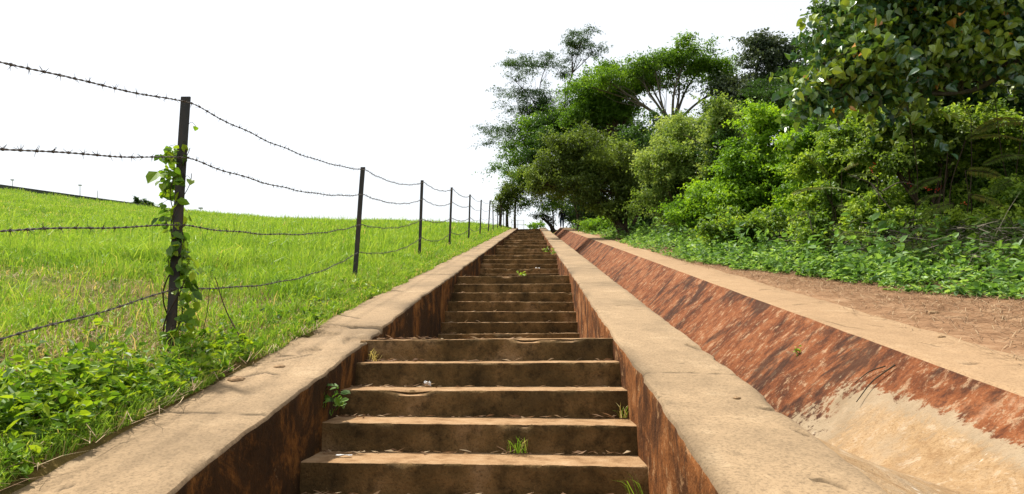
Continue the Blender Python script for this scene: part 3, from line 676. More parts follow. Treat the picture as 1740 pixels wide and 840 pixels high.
# ------------------------------------------------------------------ fence
PX = [((290, 603), (320, 167), -2.30), ((601, 478), (618, 285), -2.38), ((712, 437), (718, 307), -2.38), ((763, 421), (768, 319), -2.38), ((796, 408), (799, 331), -2.38), ((815, 402), (818, 340), -2.38), ((829, 397), (833, 341), -2.38)]
posts = []
for b, t, X in PX:
    a, zb = tz(*b); Y = X / a; at_, zt_ = tz(*t)
    posts.append((np.array([X, Y, zb * Y]), np.array([at_ * Y, Y, zt_ * Y])))
for Y in (40.3, 45.2, 50.1, 55., 59.6):
    zb = float(G(-2.38, Y)); posts.append((np.array([-2.38, Y, zb]), np.array([-2.36 + R.normal() * .03, Y, zb + 1.62])))
z0 = float(G(-2.32, -.6)); posts.insert(0, (np.array([-2.32, -.6, z0]), np.array([-2.30, -.6, z0 + 1.6])))
FB = np.array([-2.38, 4.3, float(G(-2.38, 4.3))])
fence = empty('barbed_wire_fence', FB, 'barbed wire fence with four strands on dark angle iron posts', 'fence')
for b, t in posts:
    acc = Acc(); w_, th = .062, .012
    prof = [(-w_ / 2, -w_ / 2), (w_ / 2, -w_ / 2), (w_ / 2, -w_ / 2 + th), (-w_ / 2 + th, -w_ / 2 + th), (-w_ / 2 + th, w_ / 2), (-w_ / 2, w_ / 2)]
    V = []; ns = 9
    bb = b - np.array([0, 0, .25])
    for s in np.linspace(0, 1, ns):
        c = bb + (t - bb) * s + np.array([.004 * math.sin(s * 5), 0, 0]); V += [c + np.array([p[0], p[1], 0]) for p in prof]
    q = [[i * 6 + j, i * 6 + (j + 1) % 6, i * 6 + 6 + (j + 1) % 6, i * 6 + 6 + j] for i in range(ns - 1) for j in range(6)]
    acc.add(np.array(V), q); acc.add(np.array(V[-6:]), [[0, 1, 2, 3], [0, 3, 4, 5]])
    acc.build('post', M['steel'], fence).data.transform(__import__('mathutils').Matrix.Translation(tuple(-FB)))
for wi, fr in enumerate((.975, .755, .49, .25)):
    acc = Acc(); path = []
    for i in range(len(posts) - 1):
        (b0, t0), (b1, t1) = posts[i], posts[i + 1]
        j0, j1 = R.normal(size=2) * .0
        p0 = b0 + (t0 - b0) * (fr) + np.array([.034, -.02, 0]); p1 = b1 + (t1 - b1) * fr + np.array([.034, -.02, 0])
        n = 60 if i < 4 else 14
        u = np.linspace(0, 1, n, endpoint=False)[:, None]
        sag = (.11, .12, .10, .09)[wi] * (.75 + .5 * R.random()) + (.05 if wi == 3 else 0)
        if i == 0: sag = (.085, .10, .0, .085)[wi]
        seg = p0 + (p1 - p0) * u - np.array([0, 0, 1.]) * (4 * sag * u * (1 - u)) + (0.004 * np.stack([np.sin(u[:, 0] * 40), 0 * u[:, 0], np.cos(u[:, 0] * 33)], -1) * (u > 0))
        path.append(seg)
    path = np.concatenate(path + [p1[None]])
    L = np.concatenate([[0], np.cumsum(np.linalg.norm(np.diff(path, axis=0), axis=1))])
    lim = L[np.searchsorted(path[:, 1], 26)]
    s = np.arange(0, lim, .012); q = np.stack([np.interp(s, L, path[:, k]) for k in range(3)], -1)
    for ph in (0, math.pi):
        off = np.stack([np.cos(s * 70 + ph), 0 * s, np.sin(s * 70 + ph)], -1) * .0028
        acc.tube(q + off, .0026, 4)
    far = path[path[:, 1] > 25.5]; acc.tube(far, .007, 4)
    for sb in np.arange(.05, lim, .105):
        c = np.array([np.interp(sb, L, path[:, k]) for k in range(3)]); d = nrm(np.array([np.interp(sb + .02, L, path[:, k]) for k in range(3)]) - c)
        acc.tube([c - d * .009, c, c + d * .009], [.006, .0085, .006], 5)
        for e in range(4):
            r_ = rnd(1)[0]; r_ = nrm(r_ - d * (r_ @ d) * .7); cc = c + d * (.006 if e < 2 else -.006)
            acc.tube([cc, cc + r_ * .03], [.0022, .0006], 3)
    acc.build('wire_strand', M['wire'], fence).data.transform(__import__('mathutils').Matrix.Translation(tuple(-FB)))

# vine on the first post
b, t = posts[1]
vr = empty('climbing_vine', b, 'leafy green vine climbing the big leaning fence post', 'vine')
acc = Acc(); lp = []; 
for s in range(3):
    u = np.linspace(0, (.80, .7, .5)[s], 40); an = u * 16 + s * 2.1
    p = b + (t - b) * u[:, None] + np.stack([np.cos(an) * .05 - .02 * (s == 0), np.sin(an) * .05, 0 * u], -1); acc.tube(p, np.linspace(.006, .0025, 40), 4)
for x, yy, sx, sy, m in ((292, 262, 16, 12, 26), (290, 300, 14, 24, 26), (292, 350, 12, 25, 20), (306, 420, 14, 25, 26), (318, 460, 14, 30, 34), (312, 520, 16, 25, 30), (300, 575, 20, 20, 44), (285, 330, 12, 40, 20), (304, 385, 14, 20, 14), (292, 450, 12, 30, 10), (320, 490, 14, 30, 12)):
    for _ in range(m):
        q = at(x + R.normal() * sx * .7, yy + R.normal() * sy * .7, b[1] + R.uniform(-.12, .1)); lp.append(q)
ax = lambda q: b + (t - b) * ((q[2] - b[2]) / (t[2] - b[2]))
for q in lp[::3]: a_ = ax(q); acc.tube(curve([a_, (a_ + q) / 2 + np.array([0, 0, .03]), q], 4), .0016, 3)
specials = [at(268, 292, b[1]), at(310, 245, b[1] - .06), at(324, 305, b[1] - .04), at(333, 215, b[1])]
for q in specials: a_ = ax(q); acc.tube(curve([a_, (a_ + q) / 2 + np.array([0, 0, .03]), q], 4), .0016, 3)
acc.build('stems', M['bark'], vr).data.transform(__import__('mathutils').Matrix.Translation(tuple(-b)))
P = np.array(lp + specials); n = len(P); Nn = nrm(rnd(n) * .8 + np.array([-.1, -.5, .5])); T = rnd(n) * .7 + np.array([0, 0, -.8]); T = nrm(T - Nn * (T * Nn).sum(1, keepdims=True))
L = R.uniform(.04, .095, n); L[len(lp)] = .13; L[len(lp) + 1] = .07
V, Fq, m = leaf_geo(P, T, Nn, L, L * .68, 'o', OV, .1, .2)
tt = np.clip(.5 + .28 * R.normal(size=n), 0, 1)
mk('leaves', V - b, [Fq], M['weed'], parent=vr, attr={'tint': ('FACE', np.repeat(tt, m))})

# ------------------------------------------------------------------ trees
t1 = lobes_px(52, [(900, 108, 42, 9), (868, 132, 20, 8), (935, 96, 26, 9), (880, 160, 34, 9), (925, 158, 30, 9), (920, 188, 50, 11), (868, 205, 26, 7), (890, 222, 50, 10), (858, 243, 26, 6), (930, 225, 40, 14), (958, 122, 24, 8), (905, 250, 34, 10), (880, 183, 22, 7)], 1.)
b1 = gpt(1005, 52)
tree('albizia_tree', 'tall wispy grey green tree with layered feathery branches left of the forest edge', 'tree', b1, t1, M['l_wispy'], 27000, .17, .32, 'bark', [at(965, 330, 52), at(925, 240, 52)], .12, cr=.42, flat=.35, hang=.1, twigs=12)
t1b = lobes_px(50, [(1000, 52, 14, 4), (985, 70, 22, 6), (1012, 86, 18, 7), (970, 95, 12, 6), (990, 100, 14, 5)], 1.)
tree('slender_tree', 'thin bare stemmed tree with sparse top leaves rising above the forest edge', 'tree', gpt(1015, 50), t1b, M['l_wispy'], 3800, .17, .3, 'bark', [at(975, 300, 50), at(960, 180, 50), at(972, 125, 50)], .08, cr=.3, flat=.5, twigs=8)
um = lobes_px(42, [(1150, 104, 44, 11), (1190, 120, 44, 12), (1112, 113, 34, 11), (1128, 130, 34, 9), (1222, 135, 26, 14), (1085, 128, 26, 10), (1205, 148, 32, 10), (1060, 118, 40, 8), (1030, 138, 34, 8), (1170, 93, 48, 7), (1215, 116, 36, 9), (1236, 145, 22, 11), (1180, 150, 28, 7), (1105, 145, 28, 7), (1005, 150, 24, 9)], 1.)
for_ = at(1143, 215, 42)
tree('umbrella_tree', 'flat topped umbrella tree with bright green crown and bare pale forked limbs', 'tree', gpt(1150, 42), um, M['l_umb'], 24000, .17, .45, 'bark_pale', [at(1150, 300, 42), for_], .2, cr=.4, flat=.45, up=.5, twigs=10)
ub = lobes_px(45, [(1020, 130, 38, 14), (1055, 150, 40, 22), (1010, 165, 34, 20), (1040, 190, 40, 20), (1000, 190, 28, 22), (1080, 165, 26, 20), (975, 205, 26, 18)], 1.)
tree('forest_tree', 'dense dark green tree standing left of the umbrella tree', 'tree', gpt(1050, 45), ub, M['l_umb'], 26000, .2, .45, 'bark', [at(1052, 300, 45), at(1048, 235, 45)], .25, cr=.42, flat=.5, up=.3, tone=(.75, 0), twigs=8)
sp = [
 ('forest_tree', 'low dark green tree filling in behind the leaning olive tree', 1010, 48, [(960, 205, 36, 25), (940, 245, 36, 25), (990, 235, 36, 25), (1060, 225, 38, 22), (1100, 225, 30, 22), (1030, 255, 55, 30), (900, 270, 35, 22), (1085, 260, 40, 30), (1130, 235, 24, 18)], 'l_dark', 30000, .2),
 ('forest_tree', 'dark grey green round topped tree between umbrella tree and large leaved tree', 1290, 40, [(1300, 88, 30, 20), (1322, 100, 30, 22), (1284, 112, 24, 18), (1325, 130, 30, 24), (1245, 155, 26, 26), (1275, 165, 34, 26), (1240, 195, 30, 26), (1300, 160, 30, 24)], 'l_grey', 26000, .19),
 ('forest_tree', 'light green tree crown rising behind the large leaved tree', 1420, 34, [(1400, 18, 26, 16), (1388, 46, 20, 12), (1430, 30, 30, 24), (1412, 70, 30, 20), (1395, 95, 28, 18), (1440, 90, 40, 30)], 'l_dark', 17000, .17),
]
for nm, lab, bx, Yd, lb, mt, N, sz in sp:
    L = lobes_px(Yd, lb, 1.)
    tree(nm, lab, 'tree', gpt(bx, Yd), L, M[mt], N, sz, .5, 'bark', [at(bx, lb[-1][1] + 30, Yd)], .2, cr=.38, flat=.6, up=.35, tone=(1, .04), twigs=6)
fe = lobes_px(30, [(1340, 140, 44, 9), (1375, 122, 36, 9), (1295, 165, 34, 8), (1330, 172, 48, 12), (1385, 160, 44, 14), (1390, 195, 44, 16), (1350, 200, 40, 14)], 1.)
tree('feathery_tree', 'dark green tree with flat fern like sprays above the vine mound', 'tree', gpt(1370, 30), fe, M['l_dark'], 18000, .15, .3, 'bark', [at(1370, 230, 30)], .14, cr=.32, flat=.3, hang=.1, tone=(1, .12), twigs=8)
# far trees round the head of the steps
for x, Yd, lb, lab, mt, N in [
   (850, 55, [(852, 342, 9, 16), (848, 358, 7, 10)], 'slim dark tree behind the far fence posts, smallest of its row', 'l_olive', 1500),
   (862, 56, [(864, 325, 10, 20), (860, 345, 9, 14), (868, 352, 8, 12)], 'slim olive tree in the row behind the far fence, in the middle', 'l_olive', 2400),
   (875, 57, [(880, 310, 15, 20), (876, 335, 12, 20), (884, 352, 10, 12)], 'slim olive tree of the far fence row standing closest to the steps', 'l_olive', 3200)]:
    L = lobes_px(Yd, lb, 1.); b = gpt(x, Yd)
    tree('slim_tree', lab, 'tree', b, L, M[mt], N, .17, .5, 'bark', [at(x, 365, Yd), at(x + 2, 335, Yd)], .11, cr=.3, flat=.8, group='slim trees beyond the far fence', twigs=6)
L = lobes_px(57, [(905, 290, 30, 22), (930, 305, 30, 22), (900, 318, 22, 16), (955, 325, 26, 18), (925, 335, 20, 10), (895, 338, 10, 8), (905, 342, 12, 10), (932, 352, 18, 10), (972, 322, 18, 10), (890, 350, 8, 8), (848, 284, 22, 6), (868, 292, 16, 7), (958, 328, 16, 8)], 1.)
tree('forest_tree', 'dark spreading tree overhanging the head of the steps', 'tree', gpt(941, 57), L, M['l_umb'], 22000, .17, .5, 'bark', [at(940, 365, 57), at(936, 335, 57)], .05, cr=.4, flat=.6, tone=(.8, 0), twigs=8)
L = lobes_px(46, [(985, 295, 36, 26), (1008, 325, 30, 20), (978, 314, 24, 14), (1020, 350, 30, 22), (1035, 375, 26, 16), (1015, 372, 22, 14), (1060, 370, 26, 16), (958, 298, 26, 14), (1010, 350, 16, 14)], 1.)
tree('forest_tree', 'dark tree with single upright trunk right of the walking person', 'tree', gpt(984, 46), L, M['l_dark'], 22000, .18, .5, 'bark', [at(982, 370, 46), at(976, 345, 46)], .12, cr=.38, flat=.6, twigs=6)
b = gpt(912, 63); b[2] = float(planeZ(63))
tree('shrub', 'small light green shrub at the head of the steps', 'shrub', b, lobes_px(63, [(912, 383, 9, 4), (905, 384, 6, 3), (920, 382, 6, 3)], 1.), M['l_vine'], 900, .16, .5, cr=.2, r=.04, part='foliage', twigs=3)
b = gpt(941, 58)
tree('leaning_stump', 'dark leaning stump with grey leaves beside the end of the channel', 'stump', b, lobes_px(58, [(925, 372, 12, 5), (938, 372, 8, 5), (918, 368, 8, 4)], 1.), M['l_grey'], 900, .16, .45, 'bark', [at(936, 384, 58), at(929, 377, 58)], .2, cr=.25, part='foliage', twigs=4)
# leaning olive tree
L = lobes_px(29, [(960, 262, 42, 24), (1000, 245, 44, 20), (1040, 262, 36, 30), (930, 288, 38, 24), (1055, 305, 30, 40), (985, 292, 44, 28), (1015, 325, 36, 30), (905, 312, 26, 20), (1065, 345, 26, 30), (1035, 350, 26, 26), (945, 318, 30, 18)], 1.)
b = gpt(1064, 29)
tree('leaning_tree', 'olive green bushy tree leaning over the path on a dark bent trunk', 'tree', b, L, M['l_olive'], 52000, .12, .45, 'bark', [at(1046, 372, 29), at(1020, 345, 29), at(992, 318, 29)], .2, cr=.26, flat=.7, up=.3, twigs=14, shoots=[[b, at(1062, 350, 28.8), at(1060, 310, 28.8)], [b, at(1085, 360, 28.5), at(1080, 320, 28.5)]])
# bushes
bs = [
 ('forest_tree', 'dark green tree filling the gap between leaning tree and pale shrub', 1100, 33, [(1095, 255, 34, 26), (1090, 300, 34, 36), (1100, 350, 34, 30), (1130, 215, 26, 18), (1075, 235, 30, 18), (1110, 395, 34, 14), (1170, 240, 30, 30), (1240, 215, 30, 34)], 'l_dark', 30000, .15, .5, .3),
 ('forest_tree', 'dark green tree under the wispy grey tree at the forest edge', 1040, 50, [(905, 215, 30, 14), (930, 245, 40, 22), (975, 180, 26, 16), (960, 215, 40, 22), (885, 262, 30, 16), (990, 150, 22, 12), (1000, 225, 40, 22), (1050, 210, 34, 22), (870, 250, 22, 10)], 'l_umb', 26000, .18, .5, .4),
 ('dark_bush', 'dark leafy bush right behind the walking person', 975, 62, [(965, 362, 16, 14), (985, 372, 22, 14), (1005, 365, 20, 18), (950, 350, 14, 10)], 'l_dark', 9000, .17, .5, .3),
 ('shrub', 'bright yellow green shrub low beside the trunk of the leaning tree', 1022, 38, [(1015, 385, 20, 9), (1035, 380, 20, 10), (1050, 388, 16, 8), (1000, 390, 12, 6)], 'l_vine', 7000, .11, .5, .2),
 ('vine_mound', 'yellow green vine curtain joining the tall vine mound to the pale thicket', 1400, 16.8, [(1385, 250, 34, 30), (1370, 290, 34, 34), (1420, 235, 36, 26), (1350, 345, 34, 34), (1390, 340, 34, 34), (1340, 390, 34, 22)], 'l_vine', 34000, .085, .6, .15),
 ('vine_mound', 'pale flowering vine draped over the top of the right thicket', 1580, 12.6, [(1520, 222, 44, 20), (1570, 212, 40, 18), (1610, 235, 40, 24), (1545, 262, 46, 26), (1500, 265, 30, 24)], 'l_pale', 26000, .07, .6, .12),
 ('vine_mound', 'green creeper filling the space between pale shrub and vine mound', 1245, 22.5, [(1240, 245, 24, 40), (1235, 310, 30, 40), (1250, 360, 34, 30), (1220, 200, 24, 24)], 'l_pale', 22000, .095, .55, .18),
 ('thicket', 'low leafy thicket left of the bleached stalk, above the ground cover', 1340, 15.5, [(1310, 385, 40, 26), (1350, 400, 44, 26), (1270, 385, 36, 22), (1380, 425, 40, 18), (1230, 395, 30, 16), (1330, 425, 36, 14)], 'l_thick', 26000, .075, .6, .13),
 ('thicket', 'low leafy thicket under the yellow green fronds', 1530, 12, [(1450, 405, 44, 28), (1500, 385, 40, 26), (1550, 405, 46, 28), (1420, 425, 36, 20), (1490, 428, 40, 18), (1590, 385, 36, 30), (1400, 400, 30, 26)], 'l_thick', 28000, .068, .6, .12),
 ('thicket', 'low leafy thicket at the right border behind the ground cover', 1690, 10.6, [(1640, 395, 40, 30), (1700, 400, 44, 30), (1750, 400, 40, 34), (1615, 425, 36, 20), (1680, 435, 40, 20), (1745, 360, 40, 34), (1740, 440, 36, 20)], 'l_thick', 30000, .062, .6, .11),
 ('shrub', 'pale green flowering shrub between the leaning tree and the vine mound', 1160, 25, [(1130, 242, 34, 28), (1175, 225, 36, 22), (1212, 232, 24, 30), (1160, 280, 50, 34), (1215, 285, 30, 34), (1120, 300, 34, 36), (1180, 325, 50, 34), (1115, 350, 34, 26), (1160, 365, 40, 22)], 'l_pale', 52000, .11, .45, .24),
 ('shrub', 'bright green leafy shrub at the foot of the pale shrub', 1200, 21.5, [(1215, 345, 40, 24), (1180, 368, 36, 20), (1235, 372, 36, 20), (1145, 372, 24, 16)], 'l_vine', 16000, .10, .55, .2),
 ('vine_mound', 'bright green mound of vines smothering a bush', 1310, 19, [(1295, 212, 34, 24), (1335, 238, 40, 30), (1275, 250, 32, 34), (1265, 300, 36, 36), (1320, 300, 44, 36), (1370, 320, 36, 36), (1255, 345, 36, 30), (1310, 355, 46, 34), (1395, 265, 22, 30)], 'l_vine', 56000, .095, .6, .17),
 ('thicket', 'pale leafy thicket of tangled climbers below the large leaved tree', 1450, 15, [(1450, 250, 44, 30), (1500, 232, 50, 26), (1430, 300, 44, 34), (1490, 290, 50, 36), (1400, 345, 40, 34), (1450, 360, 46, 32), (1400, 390, 36, 20), (1545, 250, 40, 30)], 'l_thick', 52000, .08, .6, .14),
 ('thicket', 'mottled green thicket at the right with dark gaps and dry stalks', 1600, 13.2, [(1590, 245, 46, 34), (1650, 230, 46, 36), (1580, 300, 46, 36), (1640, 300, 50, 36), (1550, 355, 46, 34), (1610, 365, 50, 34), (1660, 375, 44, 34), (1510, 400, 46, 24), (1590, 420, 46, 18)], 'l_thick', 50000, .072, .6, .13),
 ('thicket', 'yellowish green thicket at the right border under reddish fronds', 1730, 12.4, [(1710, 240, 44, 40), (1750, 280, 44, 44), (1700, 320, 44, 40), (1740, 370, 46, 40), (1690, 400, 36, 28), (1790, 320, 60, 70)], 'l_thick', 32000, .07, .6, .13),
 ('dark_bush', 'dark understorey bush behind the tangled thickets', 1580, 18.5, [(1480, 200, 50, 36), (1560, 190, 60, 40), (1640, 190, 60, 44), (1720, 190, 60, 50), (1520, 270, 60, 50), (1640, 280, 70, 60), (1730, 290, 60, 60)], 'l_dark', 36000, .13, .55, .28),
 ('dark_bush', 'dark leafy bush in the hollow between vine mound and thicket', 1400, 22, [(1400, 230, 34, 30), (1420, 290, 36, 40), (1380, 340, 40, 40), (1230, 250, 20, 40), (1245, 300, 26, 40)], 'l_dark', 20000, .13, .55, .25),
]
for nm, lab, bx, Yd, lb, mt, N, sz, asp, cr in bs:
    L = lobes_px(Yd, lb, .9); b = gpt(bx, Yd)
    tree(nm, lab, 'tree' if 'tree' in nm else 'bush', b, L, M[mt], N, sz, asp, 'bark', [b + np.array([0, 0, .5])], .06, kind='o' if Yd < 16 else 'q', cr=cr, flat=.75, up=.3, twigs=10, part='crown' if 'tree' in nm else 'foliage', shell=.6)
# large leaved tree
LB = lobes_px(11, [(1560, 55, 70, 44), (1470, 62, 50, 36), (1650, 55, 66, 48), (1430, 105, 42, 32), (1500, 120, 60, 34), (1590, 128, 60, 34), (1400, 160, 34, 20), (1450, 165, 40, 18), (1690, 115, 46, 46), (1735, 40, 50, 50), (1540, -20, 90, 30), (1660, -30, 90, 36), (1540, 165, 40, 18), (1800, 90, 70, 70), (1378, 155, 26, 20), (1410, 175, 32, 18), (1480, 165, 40, 20), (1425, 60, 34, 34), (1395, 115, 26, 24)], .9)
b = gpt(1830, 11.6)
tree('large_leaved_tree', 'tree with large glossy rounded leaves and orange ones hanging over the thicket', 'tree', b, LB, M['l_big'], 12500, .125, .86, 'bark_pale', [at(1815, 300, 11.6), at(1780, 180, 11.5), at(1720, 110, 11.3)], .14, kind='r', cr=.34, flat=.8, hang=.9, twigs=7, up=.2, tone=(1.0, -.02))
LD = lobes_px(15.5, [(1760, 0, 80, 60), (1600, -10, 90, 50), (1500, 40, 60, 50), (1700, 90, 80, 50), (1470, 150, 50, 40), (1560, 50, 80, 60), (1680, 40, 90, 70), (1480, 100, 60, 50), (1620, 130, 80, 50), (1740, 130, 60, 60)], .8)
tree('forest_tree', 'dark green tree directly behind the large glossy leaves', 'tree', gpt(1660, 15.8), LD, M['l_dark'], 44000, .14, .55, 'bark', [at(1650, 250, 15.5), at(1640, 160, 15.5)], .14, cr=.26, flat=.7, twigs=6)

# fronded saplings
def sapling(label, fronds, base, seed, mat='l_frond', tint=.5):
    root = empty('frond_sapling', base, label, 'sapling', 'fern like saplings in the thicket')
    acc = Acc(); VV = []; FF = []; TT = []; c = 0
    for (p, tipp, w_, tn) in fronds:
        p = np.asarray(p); tipp = np.asarray(tipp); L = np.linalg.norm(tipp - p); ax_ = curve([p, (p + tipp) / 2 + np.array([0, 0, .07 * L]), tipp], 14)
        acc.tube(curve([base, (base + p) / 2 + R.normal(size=3) * .1, p], 6), .008, 4); acc.tube(ax_, np.linspace(.006, .002, len(ax_)), 3)
        m = 30; u = np.linspace(.08, 1, m); q = np.stack([np.interp(u, np.linspace(0, 1, len(ax_)), ax_[:, k]) for k in range(3)], -1)
        d = nrm(tipp - p); sd = nrm(np.cross(d, nrm(np.array([-.4, -.75, .5]) + .25 * R.normal(size=3))))
        for sg in (-1, 1):
            T = np.broadcast_to(sd * sg + d * .35 + np.array([0, 0, -.06]), q.shape) + R.normal(size=q.shape) * .06
            ll = w_ * .8 * np.sin(np.pi * np.clip(u * .9 + .1, 0, 1)) ** .6 + .02
            V, Fq, _ = leaf_geo(q, T, np.tile(nrm(np.cross(d, sd)) * -1. + np.array([0, 0, .4]), (m, 1)), ll, np.full(m, L / m * .95), 'q')
            VV.append(V); FF.append(Fq + c); c += len(V); TT.append(np.clip(tn * .75 + .1 * R.normal(size=m), 0, 1))
    mk('fronds', np.concatenate(VV) - base, [np.concatenate(FF)], M[mat], parent=root, attr={'tint': ('FACE', np.concatenate(TT))})
    acc.build('stems', M['bark'], root).data.transform(__import__('mathutils').Matrix.Translation(tuple(-base)))
def fr(x0, y0, x1, y1, Y, w_, t): return (at(x0, y0, Y), at(x1, y1, Y - .25), w_, t)
sapling('sapling with reddish brown fern like fronds at the right border', [fr(1740, 205, 1655, 225, 10.8, .12, .9), fr(1745, 240, 1650, 235, 10.7, .12, .8), fr(1690, 165, 1665, 205, 10.9, .14, .3), fr(1745, 160, 1700, 150, 10.9, .13, .35), fr(1755, 120, 1705, 135, 11, .12, .9), fr(1750, 265, 1670, 280, 10.7, .12, .4), fr(1750, 300, 1680, 330, 10.7, .12, .25)], gpt(1760, 10.9), 1)
sapling('sapling with yellow green fern like fronds low beside the ground cover', [fr(1560, 415, 1500, 430, 10.2, .10, .45), fr(1570, 405, 1640, 420, 10.2, .10, .55), fr(1565, 400, 1610, 385, 10.4, .09, .5), fr(1470, 395, 1420, 410, 10.4, .09, .45), fr(1600, 440, 1660, 445, 10., .09, .5)], gpt(1565, 10.4), 2)
sapling('sapling with drooping orange tipped fronds below the large leaves', [fr(1540, 170, 1522, 200, 10.6, .10, .85), fr(1460, 330, 1380, 320, 12., .1, .6), fr(1490, 300, 1440, 300, 12, .09, .3), fr(1600, 330, 1560, 345, 11.2, .09, .4)], gpt(1530, 11.5), 3)
sapling('sapling with olive and rust fern like fronds before the dark hollow of the thicket', [fr(1600, 300, 1545, 330, 10.9, .12, .35), fr(1610, 260, 1580, 225, 10.9, .13, .4), fr(1640, 290, 1700, 300, 10.6, .12, .75), fr(1620, 345, 1560, 375, 10.5, .11, .45), fr(1650, 330, 1710, 355, 10.5, .12, .85), fr(1640, 240, 1690, 215, 10.8, .13, .5), fr(1650, 200, 1630, 160, 11, .13, .3)], gpt(1625, 11.), 4)
sapling('sapling with rusty fern like fronds between vine mound and pale thicket', [fr(1400, 320, 1345, 330, 13.5, .12, .8), fr(1410, 300, 1370, 265, 13.5, .12, .5), fr(1430, 290, 1480, 270, 13.4, .12, .85), fr(1420, 350, 1470, 365, 13.2, .12, .45), fr(1390, 360, 1340, 375, 13.2, .11, .7)], gpt(1410, 13.6), 5)
# dry branches in the thicket
def dry(name, label, paths, Y, r=.012, mat='bark_pale'):
    P0 = gpt(paths[0][0][0], Y); acc = Acc()
    for p in paths: 
        c_ = curve([at(x, yy, Y - dy) for x, yy, dy in p], 6); acc.tube(c_, np.linspace(r, r * .4, len(c_)), 5)
    o = acc.build(name, M[mat], None, True, tuple(P0)); tag(o, label, 'branch', 'dry branches among the bushes')
dry('dry_branch', 'pale dry branch sticking out of the thicket under the large leaves', [[(1500, 330, -.6), (1480, 312, .1), (1455, 302, .2), (1440, 295, .2)], [(1500, 325, 0), (1530, 310, .2), (1560, 316, .2)], [(1480, 312, .1), (1505, 345, .25), (1520, 362, .3)]], 11.6, .014)
dry('dry_branch', 'thin upright bleached stalk at the foot of the pale thicket', [[(1392, 432, -.3), (1382, 400, .1), (1376, 372, .2), (1372, 362, .2)]], 11.8, .016)
dry('dry_branch', 'slanting brown twigs in the gap of the pale shrub', [[(1165, 345, 0), (1200, 310, .3), (1225, 285, .3)], [(1170, 330, .2), (1205, 322, .3)], [(1215, 260, .3), (1180, 238, .4), (1160, 228, .4)]], 23.6, .03)
# dead twig heaps at the foot of the thicket (brush)
n = 1500
Y = R.uniform(8.5, 13.5, n); X = np.interp(Y, [7, 8.8, 11.7, 14], [6.2, 5.5, 4.9, 4.5]) + R.uniform(0, 1.8, n); Zb = G(X, Y) + R.random(n) ** 1.5 * .6
az = R.uniform(0, 6.283, n); L = R.uniform(.1, .4, n)
d = np.stack([np.cos(az), np.sin(az), R.normal(size=n) * .5], -1); P = np.stack([X, Y, Zb], -1); sd = np.stack([0 * az, 0 * az, np.full(n, .004)], -1) + np.stack([-np.sin(az), np.cos(az), 0 * az], -1) * .003
q = P + d * L[:, None] * .5 + R.normal(size=(n, 3)) * .05
V = np.stack([P - sd, P + sd, q + sd, P + d * L[:, None], q - sd], 1).reshape(-1, 3); i = np.arange(n)[:, None] * 5
o = mk('dead_twigs', V, [i + np.array([[0, 1, 2, 4]]), i + np.array([[4, 2, 3]])], M['bark_pale'], attr={'tint': ('FACE', np.tile(R.random(n) * .3, 2))})
tag(o, 'tangle of dead brown twigs at the foot of the thickets', 'twigs', kind='stuff')

# ------------------------------------------------------------------ small plants and litter on the steps
def sprig(name, label, cat, base, n, size, hgt, spread, asp=.6, tone=.4, lean=(0, 0), group=None):
    base = np.asarray(base, float); root = empty(name, base, label, cat, group); acc = Acc(); P = []; 
    ns = max(3, n // 7)
    for s in range(ns):
        e = np.array([lean[0] + R.normal() * spread, lean[1] + R.normal() * spread * .5, hgt * R.uniform(.5, 1.1)])
        c_ = curve([np.zeros(3), e * .5 + np.array([0, 0, .15 * hgt]), e], 6); acc.tube(c_, np.linspace(.003, .0012, len(c_)), 3)
        for k in range(n // ns): P.append(c_[R.integers(3, len(c_))] + R.normal(size=3) * size * .35)
    P = np.array(P); m_ = len(P); Nn = nrm(rnd(m_) * .6 + np.array([-.1, -.4, .7])); T = rnd(m_); T = nrm(T - Nn * (T * Nn).sum(1, keepdims=True)); L = size * R.uniform(.6, 1.3, m_)
    V, Fq, m = leaf_geo(P, T, Nn, L, L * asp, 'o')
    mk('leaves', V, [Fq], M['weed'], parent=root, attr={'tint': ('FACE', np.repeat(np.clip(tone + .22 * R.normal(size=m_), 0, 1), m))})
    acc.build('stems', M['bark'], root)
def tuft(name, label, base, n, h, az0, spread, dryf=.2):
    base = np.asarray(base, float); P = base + np.stack([R.normal(size=n) * .03, R.normal(size=n) * .012, np.zeros(n)], -1)
    V, FS, tt = blades(P, h * R.uniform(.5, 1.1, n), np.full(n, .006), R.uniform(.2, 1.2, n), az0 + R.normal(size=n) * spread, np.where(R.random(n) < dryf, .95, R.uniform(.2, .6, n)))
    o = mk(name, V, FS, M['grass'], attr={'tint': ('FACE', tt)}, loc=base); tag(o, label, 'plant')
def on_tread(x, k, i, off):
    Yt, zt, ri, tr = FL[k]; Y = Yt - i * tr + off; return np.array([tz(x, 600)[0] * Y, Y, zt - i * ri + .004])
q = on_tread(566, 1, 3, .06); q[0] = XL + .03; q[2] += .02
sprig('weed', 'leafy green weed growing from the left wall of the lowest steps', 'weed', q, 38, .055, .19, .06, .62, .3, (.06, -.03))
sprig('weed', 'bright green weed in the middle of a higher step', 'weed', on_tread(890, 3, 5, -0.02) + np.array([0, -.1, 0]), 30, .09, .13, .15, .55, .8)
q = on_tread(945, 3, 0, .1); q[0] = XR - .06
sprig('weed', 'small green weed by the right wall where a far flight ends', 'weed', q, 16, .08, .15, .08, .55, .7)
q = on_tread(930, 4, 2, .1); q[0] = XR - .12
sprig('weed', 'tiny green weed by the right wall on a far upper flight', 'weed', q, 12, .09, .14, .08, .55, .75)
tuft('grass_tuft', 'grass tuft growing at the foot of a riser on the right half of the steps', on_tread(880, 1, 4, .32), 26, .12, -1.57, 1.2)
tuft('grass_tuft', 'small dry tipped grass tuft in the corner by the right wall', on_tread(1058, 1, 3, .30), 14, .11, 1.9, .9, .35)
